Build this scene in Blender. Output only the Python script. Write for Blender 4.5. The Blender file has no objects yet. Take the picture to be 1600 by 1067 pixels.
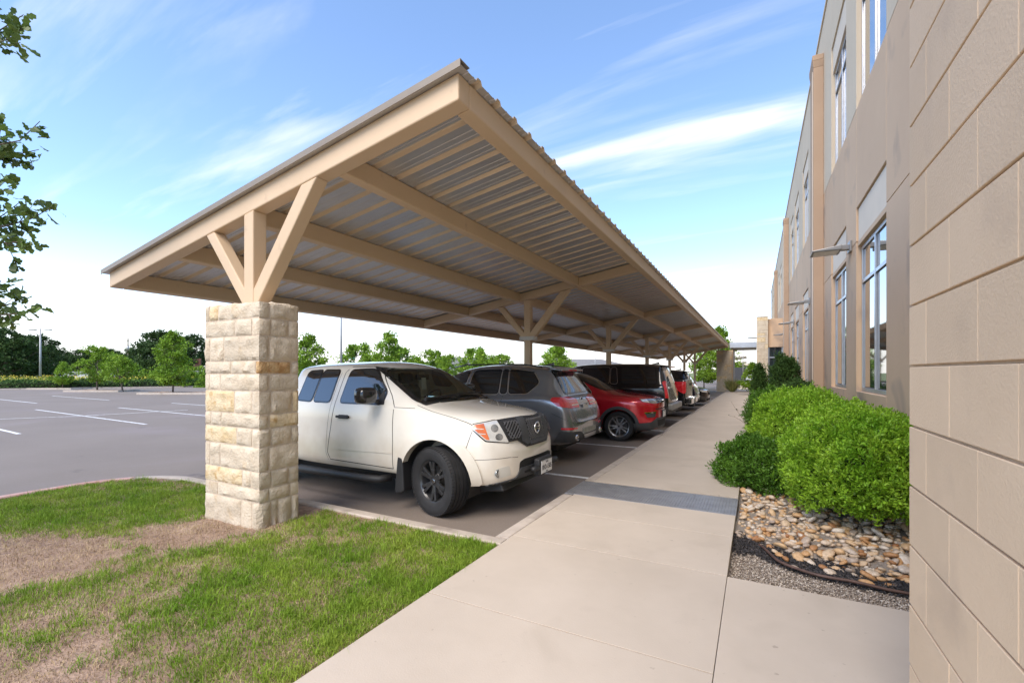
import bpy, bmesh, math, random
import numpy as np
from mathutils import Vector, Matrix, noise
from mathutils.bvhtree import BVHTree
from mathutils.geometry import delaunay_2d_cdt

sc = bpy.context.scene
C = sc.collection
R = math.radians
rnd = random.Random(7)

# ---------------------------------------------------------------- camera
YAW = math.atan2(381, 711)
cam_d = bpy.data.cameras.new('camera'); cam = bpy.data.objects.new('camera', cam_d); C.objects.link(cam)
cam_d.sensor_width = 36; cam_d.lens = 36 * 711 / 1600; cam_d.clip_end = 3000; cam_d.clip_start = 0.05
cam_d.shift_y = 48.5 / 1600
cam.location = (0, 0, 1.6); cam.rotation_euler = (R(90), 0, YAW)
sc.camera = cam

# ---------------------------------------------------------------- sky, sun, exposure
SKX, SKY_ = 5.1, 7.2
SUN_EL, SUN_AZ = R(50), R(187)          # azimuth clockwise from +Y
w = bpy.data.worlds.new('World'); sc.world = w; w.use_nodes = True
nt = w.node_tree; nt.nodes.clear(); N = nt.nodes.new; L = nt.links.new
out = N('ShaderNodeOutputWorld'); bg = N('ShaderNodeBackground')
sky = N('ShaderNodeTexSky'); sky.sky_type = 'NISHITA'; sky.sun_disc = False
sky.sun_elevation = SUN_EL; sky.sun_rotation = SUN_AZ; sky.dust_density = 0.3; sky.air_density = 0.9; sky.ozone_density = 2.6
bg.inputs['Strength'].default_value = 0.112
tc = N('ShaderNodeTexCoord'); sep = N('ShaderNodeSeparateXYZ'); L(tc.outputs['Generated'], sep.inputs[0])
def mth(op, a, b=None, clamp=False):
    m = N('ShaderNodeMath'); m.operation = op; m.use_clamp = clamp
    for i, v in enumerate((a, b)):
        if v is None: continue
        if isinstance(v, (int, float)): m.inputs[i].default_value = v
        else: L(v, m.inputs[i])
    return m.outputs[0]
def ramp(fac, stops):
    r = N('ShaderNodeValToRGB'); e = r.color_ramp.elements
    e[0].position, e[0].color = stops[0][0], (stops[0][1],) * 3 + (1,)
    e[1].position, e[1].color = stops[1][0], (stops[1][1],) * 3 + (1,)
    for p, v in stops[2:]:
        q = e.new(p); q.color = (v, v, v, 1)
    L(fac, r.inputs[0]); return r.outputs[0]
zc = mth('ADD', mth('MAXIMUM', sep.outputs['Z'], 0.0), 0.12)
px = mth('DIVIDE', sep.outputs['X'], zc); py = mth('DIVIDE', sep.outputs['Y'], zc)
cmb = N('ShaderNodeCombineXYZ'); L(px, cmb.inputs[0]); L(py, cmb.inputs[1])
mp = N('ShaderNodeMapping'); mp.inputs['Rotation'].default_value = (0, 0, R(-31)); mp.inputs['Location'].default_value = (SKX, SKY_, 0); mp.inputs['Scale'].default_value = (0.34, 2.1, 1)
L(cmb.outputs[0], mp.inputs[0])
n1 = N('ShaderNodeTexNoise'); n1.inputs['Scale'].default_value = 0.95; n1.inputs['Detail'].default_value = 8; n1.inputs['Roughness'].default_value = 0.56; n1.inputs['Distortion'].default_value = 0.45
L(mp.outputs[0], n1.inputs['Vector'])
n3 = N('ShaderNodeTexNoise'); n3.inputs['Scale'].default_value = 3.4; n3.inputs['Detail'].default_value = 6; n3.inputs['Distortion'].default_value = 0.6; L(mp.outputs[0], n3.inputs['Vector'])
cir = mth('MULTIPLY', ramp(n1.outputs[0], [(0.50, 0.0), (0.76, 0.85)]), ramp(n3.outputs[0], [(0.38, 0.05), (0.62, 1.0)]))
n2 = N('ShaderNodeTexNoise'); n2.inputs['Scale'].default_value = 2.2; n2.inputs['Detail'].default_value = 6; n2.inputs['Roughness'].default_value = 0.5
mp2 = N('ShaderNodeMapping'); mp2.inputs['Scale'].default_value = (1, 1, 4.5); L(tc.outputs['Generated'], mp2.inputs[0]); L(mp2.outputs[0], n2.inputs['Vector'])
low = ramp(mth('ADD', sep.outputs['Z'], mth('MULTIPLY', mth('SUBTRACT', n2.outputs[0], 0.5), 0.34)), [(0.02, 1.0), (0.18, 0.0)])
veil = ramp(sep.outputs['Z'], [(0.0, 0.75), (0.24, 0.0)])
mask = mth('MAXIMUM', mth('MAXIMUM', cir, mth('MULTIPLY', low, 0.92)), veil, True)
mix = N('ShaderNodeMixRGB'); L(mask, mix.inputs[0]); L(sky.outputs[0], mix.inputs[1]); mix.inputs[2].default_value = (4.0, 3.93, 3.85, 1)
L(mix.outputs[0], bg.inputs['Color']); L(bg.outputs[0], out.inputs['Surface'])

sun_d = bpy.data.lights.new('sun', 'SUN'); sun = bpy.data.objects.new('sun', sun_d); C.objects.link(sun)
sun_d.energy = 1.35; sun_d.angle = R(42); sun_d.color = (1.0, 0.88, 0.74)
sdir = Vector((math.sin(SUN_AZ) * math.cos(SUN_EL), math.cos(SUN_AZ) * math.cos(SUN_EL), math.sin(SUN_EL)))
sun.rotation_euler = sdir.to_track_quat('Z', 'Y').to_euler(); sun.location = (0, 0, 30)

vs = sc.view_settings; vs.view_transform = 'Standard'; vs.look = 'None'; vs.exposure = 1.75; vs.gamma = 1; vs.use_curve_mapping = False
sc.cycles.max_bounces = 8; sc.cycles.transparent_max_bounces = 8

# ---------------------------------------------------------------- materials
MATS = {}
def M(name, col, rough=0.6, metal=0.0, col2=None, var=0.12, vs=3.0, detail=5, bump=0.0, bs=40.0, coat=0.0, spec=0.5,
      objrand=0.0, island=0.0, trans=0.0, dirt=None, local=False, alpha=1.0, bdist=0.01):
    """procedural material: noise between two colours, optional bump, per-object / per-island brightness, shaped dirt."""
    if name in MATS: return MATS[name]
    m = bpy.data.materials.new(name); m.use_nodes = True; t = m.node_tree; nn = t.nodes.new; ll = t.links.new
    b = t.nodes['Principled BSDF']; o = t.nodes['Material Output']
    if local: vec = nn('ShaderNodeTexCoord').outputs['Object']
    else: vec = nn('ShaderNodeNewGeometry').outputs['Position']
    if col2 is None: col2 = tuple(min(1, c * (1 + var)) for c in col); col1 = tuple(c * (1 - var) for c in col)
    else: col1 = col
    nz = nn('ShaderNodeTexNoise'); nz.inputs['Scale'].default_value = vs; nz.inputs['Detail'].default_value = detail; nz.inputs['Roughness'].default_value = 0.6
    ll(vec, nz.inputs['Vector'])
    rp = nn('ShaderNodeValToRGB'); rp.color_ramp.elements[0].position = 0.32; rp.color_ramp.elements[1].position = 0.68
    rp.color_ramp.elements[0].color = (*col1, 1); rp.color_ramp.elements[1].color = (*col2, 1); ll(nz.outputs[0], rp.inputs[0])
    cur = rp.outputs[0]
    if dirt:
        dc, ds, lo, hi = dirt
        dz = nn('ShaderNodeTexNoise'); dz.inputs['Scale'].default_value = ds; dz.inputs['Detail'].default_value = 7; dz.inputs['Distortion'].default_value = 0.4; ll(vec, dz.inputs['Vector'])
        dr = nn('ShaderNodeValToRGB'); dr.color_ramp.elements[0].position = lo; dr.color_ramp.elements[1].position = hi; ll(dz.outputs[0], dr.inputs[0])
        dm = nn('ShaderNodeMixRGB'); ll(dr.outputs[0], dm.inputs[0]); ll(cur, dm.inputs[1]); dm.inputs[2].default_value = (*dc, 1); cur = dm.outputs[0]
    for amt, src in ((objrand, 'o'), (island, 'i')):
        if amt:
            ri = nn('ShaderNodeObjectInfo').outputs['Random'] if src == 'o' else nn('ShaderNodeNewGeometry').outputs['Random Per Island']
            mr = nn('ShaderNodeMapRange'); mr.inputs[3].default_value = 1 - amt; mr.inputs[4].default_value = 1 + amt; ll(ri, mr.inputs[0])
            mu = nn('ShaderNodeMixRGB'); mu.blend_type = 'MULTIPLY'; mu.inputs[0].default_value = 1; ll(cur, mu.inputs[1]); ll(mr.outputs[0], mu.inputs[2]); cur = mu.outputs[0]
    ll(cur, b.inputs['Base Color'])
    b.inputs['Roughness'].default_value = rough; b.inputs['Metallic'].default_value = metal
    b.inputs['Specular IOR Level'].default_value = spec; b.inputs['Coat Weight'].default_value = coat; b.inputs['Coat Roughness'].default_value = 0.04
    if bump:
        bz = nn('ShaderNodeTexNoise'); bz.inputs['Scale'].default_value = bs; bz.inputs['Detail'].default_value = 6; ll(vec, bz.inputs['Vector'])
        bn = nn('ShaderNodeBump'); bn.inputs['Strength'].default_value = bump; bn.inputs['Distance'].default_value = bdist; ll(bz.outputs[0], bn.inputs['Height']); ll(bn.outputs[0], b.inputs['Normal'])
    if trans:
        tr = nn('ShaderNodeBsdfTranslucent'); ll(cur, tr.inputs[0]); mx = nn('ShaderNodeMixShader'); mx.inputs[0].default_value = trans
        ll(b.outputs[0], mx.inputs[1]); ll(tr.outputs[0], mx.inputs[2]); ll(mx.outputs[0], o.inputs[0])
    MATS[name] = m; return m

# ---------------------------------------------------------------- mesh helpers
class MB:
    def __init__(s): s.v = []; s.f = []; s.m = []
    def add(s, vs, fs, mi=0):
        k = len(s.v); s.v += [tuple(v) for v in vs]; s.f += [tuple(i + k for i in f) for f in fs]; s.m += [mi] * len(fs); return s
    def box(s, x0, x1, y0, y1, z0, z1, mi=0):
        return s.add([(x0, y0, z0), (x1, y0, z0), (x1, y1, z0), (x0, y1, z0), (x0, y0, z1), (x1, y0, z1), (x1, y1, z1), (x0, y1, z1)],
                     [(0, 3, 2, 1), (4, 5, 6, 7), (0, 1, 5, 4), (1, 2, 6, 5), (2, 3, 7, 6), (3, 0, 4, 7)], mi)
    def bar(s, a, b, w, h, up=(0, 0, 1), mi=0):
        a, b = Vector(a), Vector(b); d = (b - a).normalized(); u = Vector(up); r = d.cross(u)
        if r.length < 1e-4: r = d.cross(Vector((1, 0, 0)))
        r.normalize(); u = r.cross(d); r *= w / 2; u *= h / 2
        return s.add([a - r - u, a + r - u, a + r + u, a - r + u, b - r - u, b + r - u, b + r + u, b - r + u],
                     [(0, 1, 2, 3), (7, 6, 5, 4), (0, 4, 5, 1), (1, 5, 6, 2), (2, 6, 7, 3), (3, 7, 4, 0)], mi)
    def tube(s, pts, rad, n=8, mi=0, cap=True):
        pts = [Vector(p) for p in pts]; k = len(s.v); rr = rad if isinstance(rad, (list, tuple)) else [rad] * len(pts)
        ref = Vector((0.31, 0.17, 0.93))
        for i, p in enumerate(pts):
            d = (pts[min(i + 1, len(pts) - 1)] - pts[max(i - 1, 0)]).normalized(); u = d.cross(ref)
            if u.length < 1e-3: u = d.cross(Vector((1, 0, 0)))
            u.normalize(); v = d.cross(u)
            for j in range(n):
                a = 2 * math.pi * j / n; s.v.append(tuple(p + (u * math.cos(a) + v * math.sin(a)) * rr[i]))
        for i in range(len(pts) - 1):
            for j in range(n):
                s.f.append((k + i * n + j, k + i * n + (j + 1) % n, k + (i + 1) * n + (j + 1) % n, k + (i + 1) * n + j)); s.m.append(mi)
        if cap:
            s.f.append(tuple(k + j for j in range(n))[::-1]); s.m.append(mi)
            e = k + (len(pts) - 1) * n; s.f.append(tuple(e + j for j in range(n))); s.m.append(mi)
        return s
    def prism(s, poly, axis, a0, a1, mi=0):
        """2D polygon extruded along an axis ('x','y','z')."""
        def P(p, a): return {'x': (a, p[0], p[1]), 'y': (p[0], a, p[1]), 'z': (p[0], p[1], a)}[axis]
        n = len(poly); vs = [P(p, a0) for p in poly] + [P(p, a1) for p in poly]
        return s.add(vs, [tuple(range(n))[::-1], tuple(range(n, 2 * n))] + [(i, (i + 1) % n, n + (i + 1) % n, n + i) for i in range(n)], mi)
    def lathe(s, prof, n=32, axis='y', c=(0, 0, 0), mi=0, closed=False):
        """profile of (axial, radius); revolved round an axis through c."""
        k = len(s.v); m = len(prof)
        for j in range(n):
            a = 2 * math.pi * j / n; ca, sa = math.cos(a), math.sin(a)
            for (t, r) in prof:
                p = (r * ca, t, r * sa) if axis == 'y' else ((t, r * ca, r * sa) if axis == 'x' else (r * ca, r * sa, t))
                s.v.append((p[0] + c[0], p[1] + c[1], p[2] + c[2]))
        for j in range(n):
            for i in range(m if closed else m - 1):
                i2 = (i + 1) % m; a = k + j * m; b = k + ((j + 1) % n) * m
                s.f.append((a + i, a + i2, b + i2, b + i)); s.m.append(mi)
        return s

def fix_normals(me):
    bm = bmesh.new(); bm.from_mesh(me); bmesh.ops.recalc_face_normals(bm, faces=bm.faces); bm.to_mesh(me); bm.free()
def obj(name, mb, mat, parent=None, smooth=False, bevel=0.0, seg=2, loc=None, rot=None, recalc=True, auto=None):
    if isinstance(mb, MB):
        me = bpy.data.meshes.new(name); me.from_pydata(mb.v, [], mb.f); me.update()
        if recalc: fix_normals(me)
        ml = mat if isinstance(mat, (list, tuple)) else [mat]
        for q in ml: me.materials.append(q)
        if len(ml) > 1: me.polygons.foreach_set('material_index', mb.m)
        if smooth or auto: me.polygons.foreach_set('use_smooth', [True] * len(me.polygons))
        if auto: me.set_sharp_from_angle(angle=R(auto))
    else: me = mb
    o = bpy.data.objects.new(name, me); C.objects.link(o)
    if loc is not None: o.location = loc
    if rot is not None: o.rotation_euler = rot
    if parent is not None: o.parent = parent
    if bevel:
        b = o.modifiers.new('bevel', 'BEVEL'); b.width = bevel; b.segments = seg; b.limit_method = 'ANGLE'; b.angle_limit = R(40); b.harden_normals = False
    return o
def np_mesh(name, verts, quads, mat, tri=False, smooth=False):
    """fast mesh from numpy arrays (faces all of one size)."""
    me = bpy.data.meshes.new(name); n = quads.shape[1]
    me.vertices.add(len(verts)); me.vertices.foreach_set('co', np.ascontiguousarray(verts, np.float32).ravel())
    me.loops.add(quads.size); me.loops.foreach_set('vertex_index', np.ascontiguousarray(quads, np.int32).ravel())
    me.polygons.add(len(quads)); me.polygons.foreach_set('loop_start', np.arange(0, quads.size, n, dtype=np.int32))
    me.polygons.foreach_set('loop_total', np.full(len(quads), n, np.int32))
    me.update(calc_edges=True); me.validate()
    for q in (mat if isinstance(mat, (list, tuple)) else [mat]): me.materials.append(q)
    if smooth: me.polygons.foreach_set('use_smooth', [True] * len(me.polygons))
    return me
def tag(o, label=None, cat=None, group=None, kind=None):
    if label: o['label'] = label
    if cat: o['category'] = cat
    if group: o['group'] = group
    if kind: o['kind'] = kind
    return o
def thing(name, label, cat, loc=(0, 0, 0), rotz=0.0, group=None):
    o = bpy.data.objects.new(name, None); C.objects.link(o); o.location = loc; o.rotation_euler = (0, 0, rotz); o.empty_display_size = 0.2
    return tag(o, label, cat, group)
def struct(name, loc=(0, 0, 0)):
    o = bpy.data.objects.new(name, None); C.objects.link(o); o.location = loc; o.empty_display_size = 0.2; o['kind'] = 'structure'; return o
def copy_tree(o, parent=None):
    c = o.copy(); C.objects.link(c); c.parent = parent
    for ch in list(o.children): copy_tree(ch, c)
    return c
# ---------------------------------------------------------------- palette
def randmat(name, stops, rough=0.6, src='o', bump=0.0, bs=60, var=0.15, vs=25):
    if name in MATS: return MATS[name]
    m = bpy.data.materials.new(name); m.use_nodes = True; t = m.node_tree; nn = t.nodes.new; ll = t.links.new; b = t.nodes['Principled BSDF']
    ri = nn('ShaderNodeObjectInfo').outputs['Random'] if src == 'o' else nn('ShaderNodeNewGeometry').outputs['Random Per Island']
    r = nn('ShaderNodeValToRGB'); r.color_ramp.interpolation = 'LINEAR'; e = r.color_ramp.elements
    e[0].position, e[0].color = stops[0][0], (*stops[0][1], 1); e[1].position, e[1].color = stops[1][0], (*stops[1][1], 1)
    for p, c in stops[2:]: q = e.new(p); q.color = (*c, 1)
    ll(ri, r.inputs[0])
    g = nn('ShaderNodeTexCoord') if src == 'o' else nn('ShaderNodeNewGeometry'); vec = g.outputs['Object'] if src == 'o' else g.outputs['Position']
    nz = nn('ShaderNodeTexNoise'); nz.inputs['Scale'].default_value = vs; nz.inputs['Detail'].default_value = 6; ll(vec, nz.inputs['Vector'])
    mr = nn('ShaderNodeMapRange'); mr.inputs[1].default_value = 0.3; mr.inputs[2].default_value = 0.7; mr.inputs[3].default_value = 1 - var; mr.inputs[4].default_value = 1 + var; ll(nz.outputs[0], mr.inputs[0])
    mu = nn('ShaderNodeMixRGB'); mu.blend_type = 'MULTIPLY'; mu.inputs[0].default_value = 1; ll(r.outputs[0], mu.inputs[1]); ll(mr.outputs[0], mu.inputs[2]); ll(mu.outputs[0], b.inputs['Base Color'])
    b.inputs['Roughness'].default_value = rough
    if bump:
        bn = nn('ShaderNodeBump'); bn.inputs['Strength'].default_value = bump; bn.inputs['Distance'].default_value = 0.01
        bz = nn('ShaderNodeTexNoise'); bz.inputs['Scale'].default_value = bs; bz.inputs['Detail'].default_value = 6; ll(vec, bz.inputs['Vector']); ll(bz.outputs[0], bn.inputs['Height']); ll(bn.outputs[0], b.inputs['Normal'])
    MATS[name] = m; return m

CONC = M('concrete', (0.47, 0.40, 0.32), 0.85, col2=(0.53, 0.455, 0.37), vs=1.3, bump=0.25, bs=120, objrand=0.03, dirt=((0.41, 0.345, 0.27), 1.6, 0.58, 0.85), bdist=0.004)
KERB = M('kerb_concrete', (0.42, 0.36, 0.30), 0.9, col2=(0.53, 0.46, 0.39), vs=6, bump=0.3, bs=90, dirt=((0.28, 0.23, 0.19), 3, 0.58, 0.72))
def specks(m, col, scale, lo, hi, amt):
    t = m.node_tree; nn = t.nodes.new; ll = t.links.new; b = t.nodes['Principled BSDF']; src = b.inputs['Base Color'].links[0].from_socket
    nz = nn('ShaderNodeTexNoise'); nz.inputs['Scale'].default_value = scale; nz.inputs['Detail'].default_value = 3; ll(nn('ShaderNodeNewGeometry').outputs['Position'], nz.inputs['Vector'])
    mr = nn('ShaderNodeMapRange'); mr.inputs[1].default_value = lo; mr.inputs[2].default_value = hi; mr.inputs[4].default_value = amt; ll(nz.outputs[0], mr.inputs[0])
    mx = nn('ShaderNodeMixRGB'); ll(mr.outputs[0], mx.inputs[0]); ll(src, mx.inputs[1]); mx.inputs[2].default_value = (*col, 1); ll(mx.outputs[0], b.inputs['Base Color'])
specks(CONC, (0.20, 0.165, 0.13), 16, 0.70, 0.76, 0.45); specks(CONC, (0.33, 0.275, 0.22), 4.5, 0.62, 0.80, 0.12)
REDK = M('faded_red_kerb', (0.46, 0.22, 0.18), 0.9, col2=(0.56, 0.40, 0.35), vs=7, bump=0.3, bs=90)
ASPH = M('asphalt', (0.19, 0.157, 0.130), 0.82, col2=(0.22, 0.184, 0.154), vs=0.35, bump=0.5, bs=220, dirt=((0.245, 0.205, 0.195), 0.22, 0.55, 0.72), bdist=0.006)
specks(ASPH, (0.05, 0.045, 0.045), 1.1, 0.70, 0.78, 0.6); specks(ASPH, (0.30, 0.26, 0.235), 45, 0.62, 0.7, 0.5)
PAINT = M('white_paint', (0.72, 0.72, 0.70), 0.8, var=0.1, vs=5, dirt=((0.30, 0.29, 0.29), 9, 0.55, 0.68))
SOIL = M('bare_soil', (0.25, 0.165, 0.115), 0.95, col2=(0.39, 0.275, 0.20), vs=5, bump=0.8, bs=60, dirt=((0.17, 0.11, 0.08), 14, 0.55, 0.7), bdist=0.02)
FIELD = M('far_ground', (0.10, 0.13, 0.04), 0.95, col2=(0.20, 0.22, 0.07), vs=0.12)
DARKG = M('joint_filler', (0.12, 0.10, 0.08), 0.95, dirt=((0.03, 0.025, 0.02), 9, 0.45, 0.6))
STEEL = M('tan_steel_paint', (0.60, 0.445, 0.285), 0.5, col2=(0.64, 0.475, 0.31), vs=1.5, dirt=((0.46, 0.32, 0.21), 5, 0.66, 0.8))
SHEETT = M('roof_sheet_painted', (0.25, 0.21, 0.165), 0.45, var=0.08, vs=2)
SHEETB = M('roof_sheet_galvanised', (0.55, 0.55, 0.56), 0.38, metal=0.6, col2=(0.62, 0.62, 0.625), vs=1.7)
RIBT = M('roof_rib_reflection', (0.72, 0.60, 0.45), 0.5, metal=0.2, var=0.1, vs=1.5)  # tan reflection of the beams in the bare ribs, painted as colour
LIME = M('limestone', (0.52, 0.425, 0.305), 0.9, col2=(0.66, 0.57, 0.44), vs=7, bump=0.6, bs=45, objrand=0.10, dirt=((0.50, 0.36, 0.20), 5, 0.60, 0.80), bdist=0.02)
LIMEG = M('golden_limestone', (0.60, 0.45, 0.25), 0.9, col2=(0.72, 0.60, 0.41), vs=9, bump=0.6, bs=45, dirt=((0.48, 0.30, 0.12), 11, 0.55, 0.72), bdist=0.02)
LIMEB = M('rusty_limestone', (0.36, 0.18, 0.06), 0.9, col2=(0.60, 0.42, 0.22), vs=16, bump=0.8, bs=45, bdist=0.02)
MORT = M('mortar', (0.56, 0.46, 0.35), 0.95, var=0.15, vs=20, bump=0.4, bs=80)
BLOCK = M('painted_block', (0.645, 0.485, 0.325), 0.75, col2=(0.695, 0.525, 0.355), vs=3, bump=0.35, bs=130, objrand=0.05, bdist=0.004, dirt=((0.53, 0.40, 0.28), 2.5, 0.58, 0.8))
BJOINT = M('block_joint', (0.55, 0.41, 0.28), 0.8, var=0.12, vs=12)
TANP = M('tan_panel', (0.60, 0.415, 0.265), 0.8, col2=(0.64, 0.45, 0.29), vs=0.8, bump=0.15, bs=90, objrand=0.03, dirt=((0.38, 0.28, 0.21), 1.1, 0.58, 0.75))
BEIGEP = M('beige_panel', (0.60, 0.495, 0.36), 0.8, col2=(0.64, 0.53, 0.39), vs=0.8, bump=0.15, bs=90, objrand=0.03)
PILSHADE = M('pilaster_shade_tan', (0.40, 0.275, 0.185), 0.8, col2=(0.44, 0.305, 0.205), vs=0.8, bump=0.15, bs=90)  # facade tan darkened: shade on the pilaster sides put into the colour
CREAMP = M('cream_panel', (0.74, 0.63, 0.50), 0.8, var=0.05, vs=1)
ALU = M('aluminium', (0.55, 0.56, 0.58), 0.35, metal=0.7, var=0.06, vs=4)
DALU = M('dark_frame', (0.06, 0.065, 0.075), 0.4, var=0.1)
GLASSB = M('facade_glass', (0.02, 0.035, 0.04), 0.02, var=0.2, vs=0.6, spec=1.0, coat=1.0)
GRATE = M('galvanised_plate', (0.27, 0.27, 0.275), 0.5, metal=0.4, col2=(0.36, 0.36, 0.365), vs=6, bump=0.3, bs=60)

# ---------------------------------------------------------------- ground, lot
g = obj('ground', MB().add([(-1500, -1500, -0.04), (1500, -1500, -0.04), (1500, 1500, -0.04), (-1500, 1500, -0.04)], [(0, 1, 2, 3)]), FIELD); g['kind'] = 'structure'
HA = Vector((-61.7, 14.7)); HB = Vector((-53.6, 28.6)); HD = (HB - HA).normalized()
h0 = HA - HD * 75; h1 = HB + HD * 120
lot = obj('parking_lot', MB().add([(-2.0, -60, 0), (-2.0, 140, 0), (h1.x, h1.y, 0), (h0.x, h0.y, 0)], [(0, 1, 2, 3)]), ASPH); lot['kind'] = 'structure'

def strip(a, b, wd, z=0.004):
    a, b = Vector(a), Vector(b); d = (b - a).normalized(); n = Vector((-d.y, d.x)) * wd / 2
    return MB().add([(*(a - n), z), (*(b - n), z), (*(b + n), z), (*(a + n), z)], [(0, 1, 2, 3)])
marks = [((-7.4, y), (-2.12, y)) for y in (6.62, 9.78, 12.95, 16.15, 19.35, 22.55, 25.75, 28.95, 32.1)]
marks += [((-27.4, 7.6), (-16.6, 7.05)), ((-25.6, 9.8), (-17.4, 9.46)), ((-27.0, 4.9), (-16.9, 4.38)), ((-21.9, 7.3), (-23.6, 4.2)), ((-21.4, 10.6), (-21.9, 7.4)),
          ((-27.0, 12.6), (-17.5, 12.2)), ((-27.0, 15.4), (-17.5, 15.0)), ((-42.5, 9.6), (-33, 9.2)), ((-42.5, 12.6), (-33, 12.2)), ((-42.5, 6.6), (-33, 6.2)), ((-7.6, 4.35), (-6.9, 4.32))]
for a, b in marks: obj('stall_line', strip(a, b, 0.1), PAINT, lot)

# ---------------------------------------------------------------- sidewalk slabs, kerbs, drain
ZS = 0.12
walk = struct('sidewalk')
obj('bedding', MB().box(-1.94, -0.19, -6, 60, -0.02, ZS - 0.05), DARKG, walk)
cuts = [-6, -3.4, -1.4, 0.5, 2.44, 3.66, 4.55, 5.25]; cuts2 = [6.02, 8.4, 10.87, 13.6, 16.3, 19.0, 21.7, 24.4, 27.1, 29.8, 32.5, 35.2, 37.9, 40.6, 44, 48, 54, 60]
for cl in (cuts, cuts2):
    for a, b in zip(cl, cl[1:]):
        gp = 0.0045
        obj('slab', MB().box(-1.95, -0.185, a + gp, b - gp, -0.02, ZS), CONC, walk, bevel=0.0025)
for a, b in zip([-6, -2.2, 1.0], [-2.2, 1.0, 3.65]):
    obj('slab', MB().box(-0.181, 3.2, a + 0.004, b - 0.004, -0.02, ZS + 0.003), CONC, walk, bevel=0.0025)
dr = thing('drain_cover', 'grey ribbed steel plate crossing the sidewalk over the drain channel', 'drain cover', (-1.05, 5.635, 0))
m = MB().box(-1.04, 0.868, -0.355, 0.355, 0.094, 0.112)
obj('plate', m, GRATE, dr, bevel=0.004)
m = MB(); n = 60
for i in range(n): x = -1.01 + 1.85 * i / (n - 1); m.box(x - 0.006, x + 0.006, -0.335, 0.335, 0.1115, 0.117)
ob = obj('rib', m, GRATE, dr); ob['kind'] = 'stuff'
obj('channel', MB().box(-1.045, 0.873, -0.36, 0.36, 0.0, 0.09), DARKG, dr)

def kerb_sweep(path, w_in=0.0, wd=0.15, zt=ZS):
    """kerb: rounded-shoulder profile swept along a 2D path; left side of the path is the road face."""
    prof = [(0.0, -0.04), (0.0, zt - 0.035), (0.012, zt - 0.01), (0.035, zt), (wd - 0.012, zt), (wd, zt - 0.012), (wd, -0.04)]
    m = MB(); k = len(prof); P = [Vector(p) for p in path]
    for i, p in enumerate(P):
        d = (P[min(i + 1, len(P) - 1)] - P[max(i - 1, 0)]).normalized(); nrm = Vector((d.y, -d.x))
        for (a, z) in prof: q = p + nrm * a; m.v.append((q.x, q.y, z))
    for i in range(len(P) - 1):
        for j in range(k - 1): m.f.append((i * k + j, i * k + j + 1, (i + 1) * k + j + 1, (i + 1) * k + j)); m.m.append(0)
    for i in (0, len(P) - 1): m.f.append(tuple(i * k + j for j in range(k))); m.m.append(0)
    return m
kb = struct('kerb')
for a, b in [(3.58, 5.2), (6.06, 9.0), (9.005, 12.0), (12.005, 15.0), (15.005, 18), (18.005, 21), (21.005, 24), (24.005, 27), (27.005, 30), (30.005, 33), (33.005, 36), (36.005, 41)]:
    obj('kerb_stone', kerb_sweep([(-2.1, a), (-2.1, b)], wd=0.146), KERB, kb, auto=35)
obj('kerb_stone', kerb_sweep([(-4.7, 3.58), (-4.0, 3.58), (-3.0, 3.58), (-1.956, 3.58)], wd=0.15), KERB, kb, auto=35)
obj('kerb_stone', kerb_sweep([(-7.0, 3.575), (-6, 3.58), (-4.705, 3.58)]), KERB, kb, auto=35)
arc = [(-7.0 + 1.05 * math.cos(a), 2.53 + 1.05 * math.sin(a)) for a in [R(180 - 10 * i) for i in range(10)]]
obj('kerb_stone', kerb_sweep(arc[4:]), KERB, kb, auto=35)
tag(obj('kerb_stone', kerb_sweep([(-8.05, 1.8)] + arc[:5]), REDK, kb, auto=35), 'faded red painted kerb section')
tag(obj('kerb_stone', kerb_sweep([(-8.05, -1.6), (-8.05, 1.795)]), REDK, kb, auto=35), 'faded red painted kerb section')
obj('kerb_stone', kerb_sweep([(-8.05, -8), (-8.05, -1.605)]), REDK, kb, auto=35)

# ---------------------------------------------------------------- lawn island
def lawn_h(x, y): return 0.095 + 0.05 * noise.noise(Vector((x * 0.45, y * 0.45, 3.1))) * min(1, max(0, min(-1.95 - x, 3.43 - y, x + 7.9)) / 0.5) + 0.012 * noise.noise(Vector((x * 3, y * 3, 1)))
def in_lawn(x, y):
    if not (-7.88 < x < -1.96 and y < 3.42): return False
    if x < -7.0 and y > 2.53: return (x + 7.0) ** 2 + (y - 2.53) ** 2 < 0.87 ** 2
    return True
m = MB(); xs = np.linspace(-7.92, -1.955, 60); ys = np.linspace(-8, 3.45, 110)
for y in ys:
    for x in xs: m.v.append((x, y, lawn_h(x, y)))
for j in range(len(ys) - 1):
    for i in range(len(xs) - 1):
        if in_lawn((xs[i] + xs[i + 1]) / 2 * 0.995, (ys[j] + ys[j + 1]) / 2): a = j * 60 + i; m.f.append((a, a + 1, a + 61, a + 60)); m.m.append(0)
lawn = obj('lawn', m, SOIL, smooth=True); lawn['kind'] = 'structure'
COLX0, COLX1, COLY0, COLY1 = -5.10, -4.17, 2.68, 3.12
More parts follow.
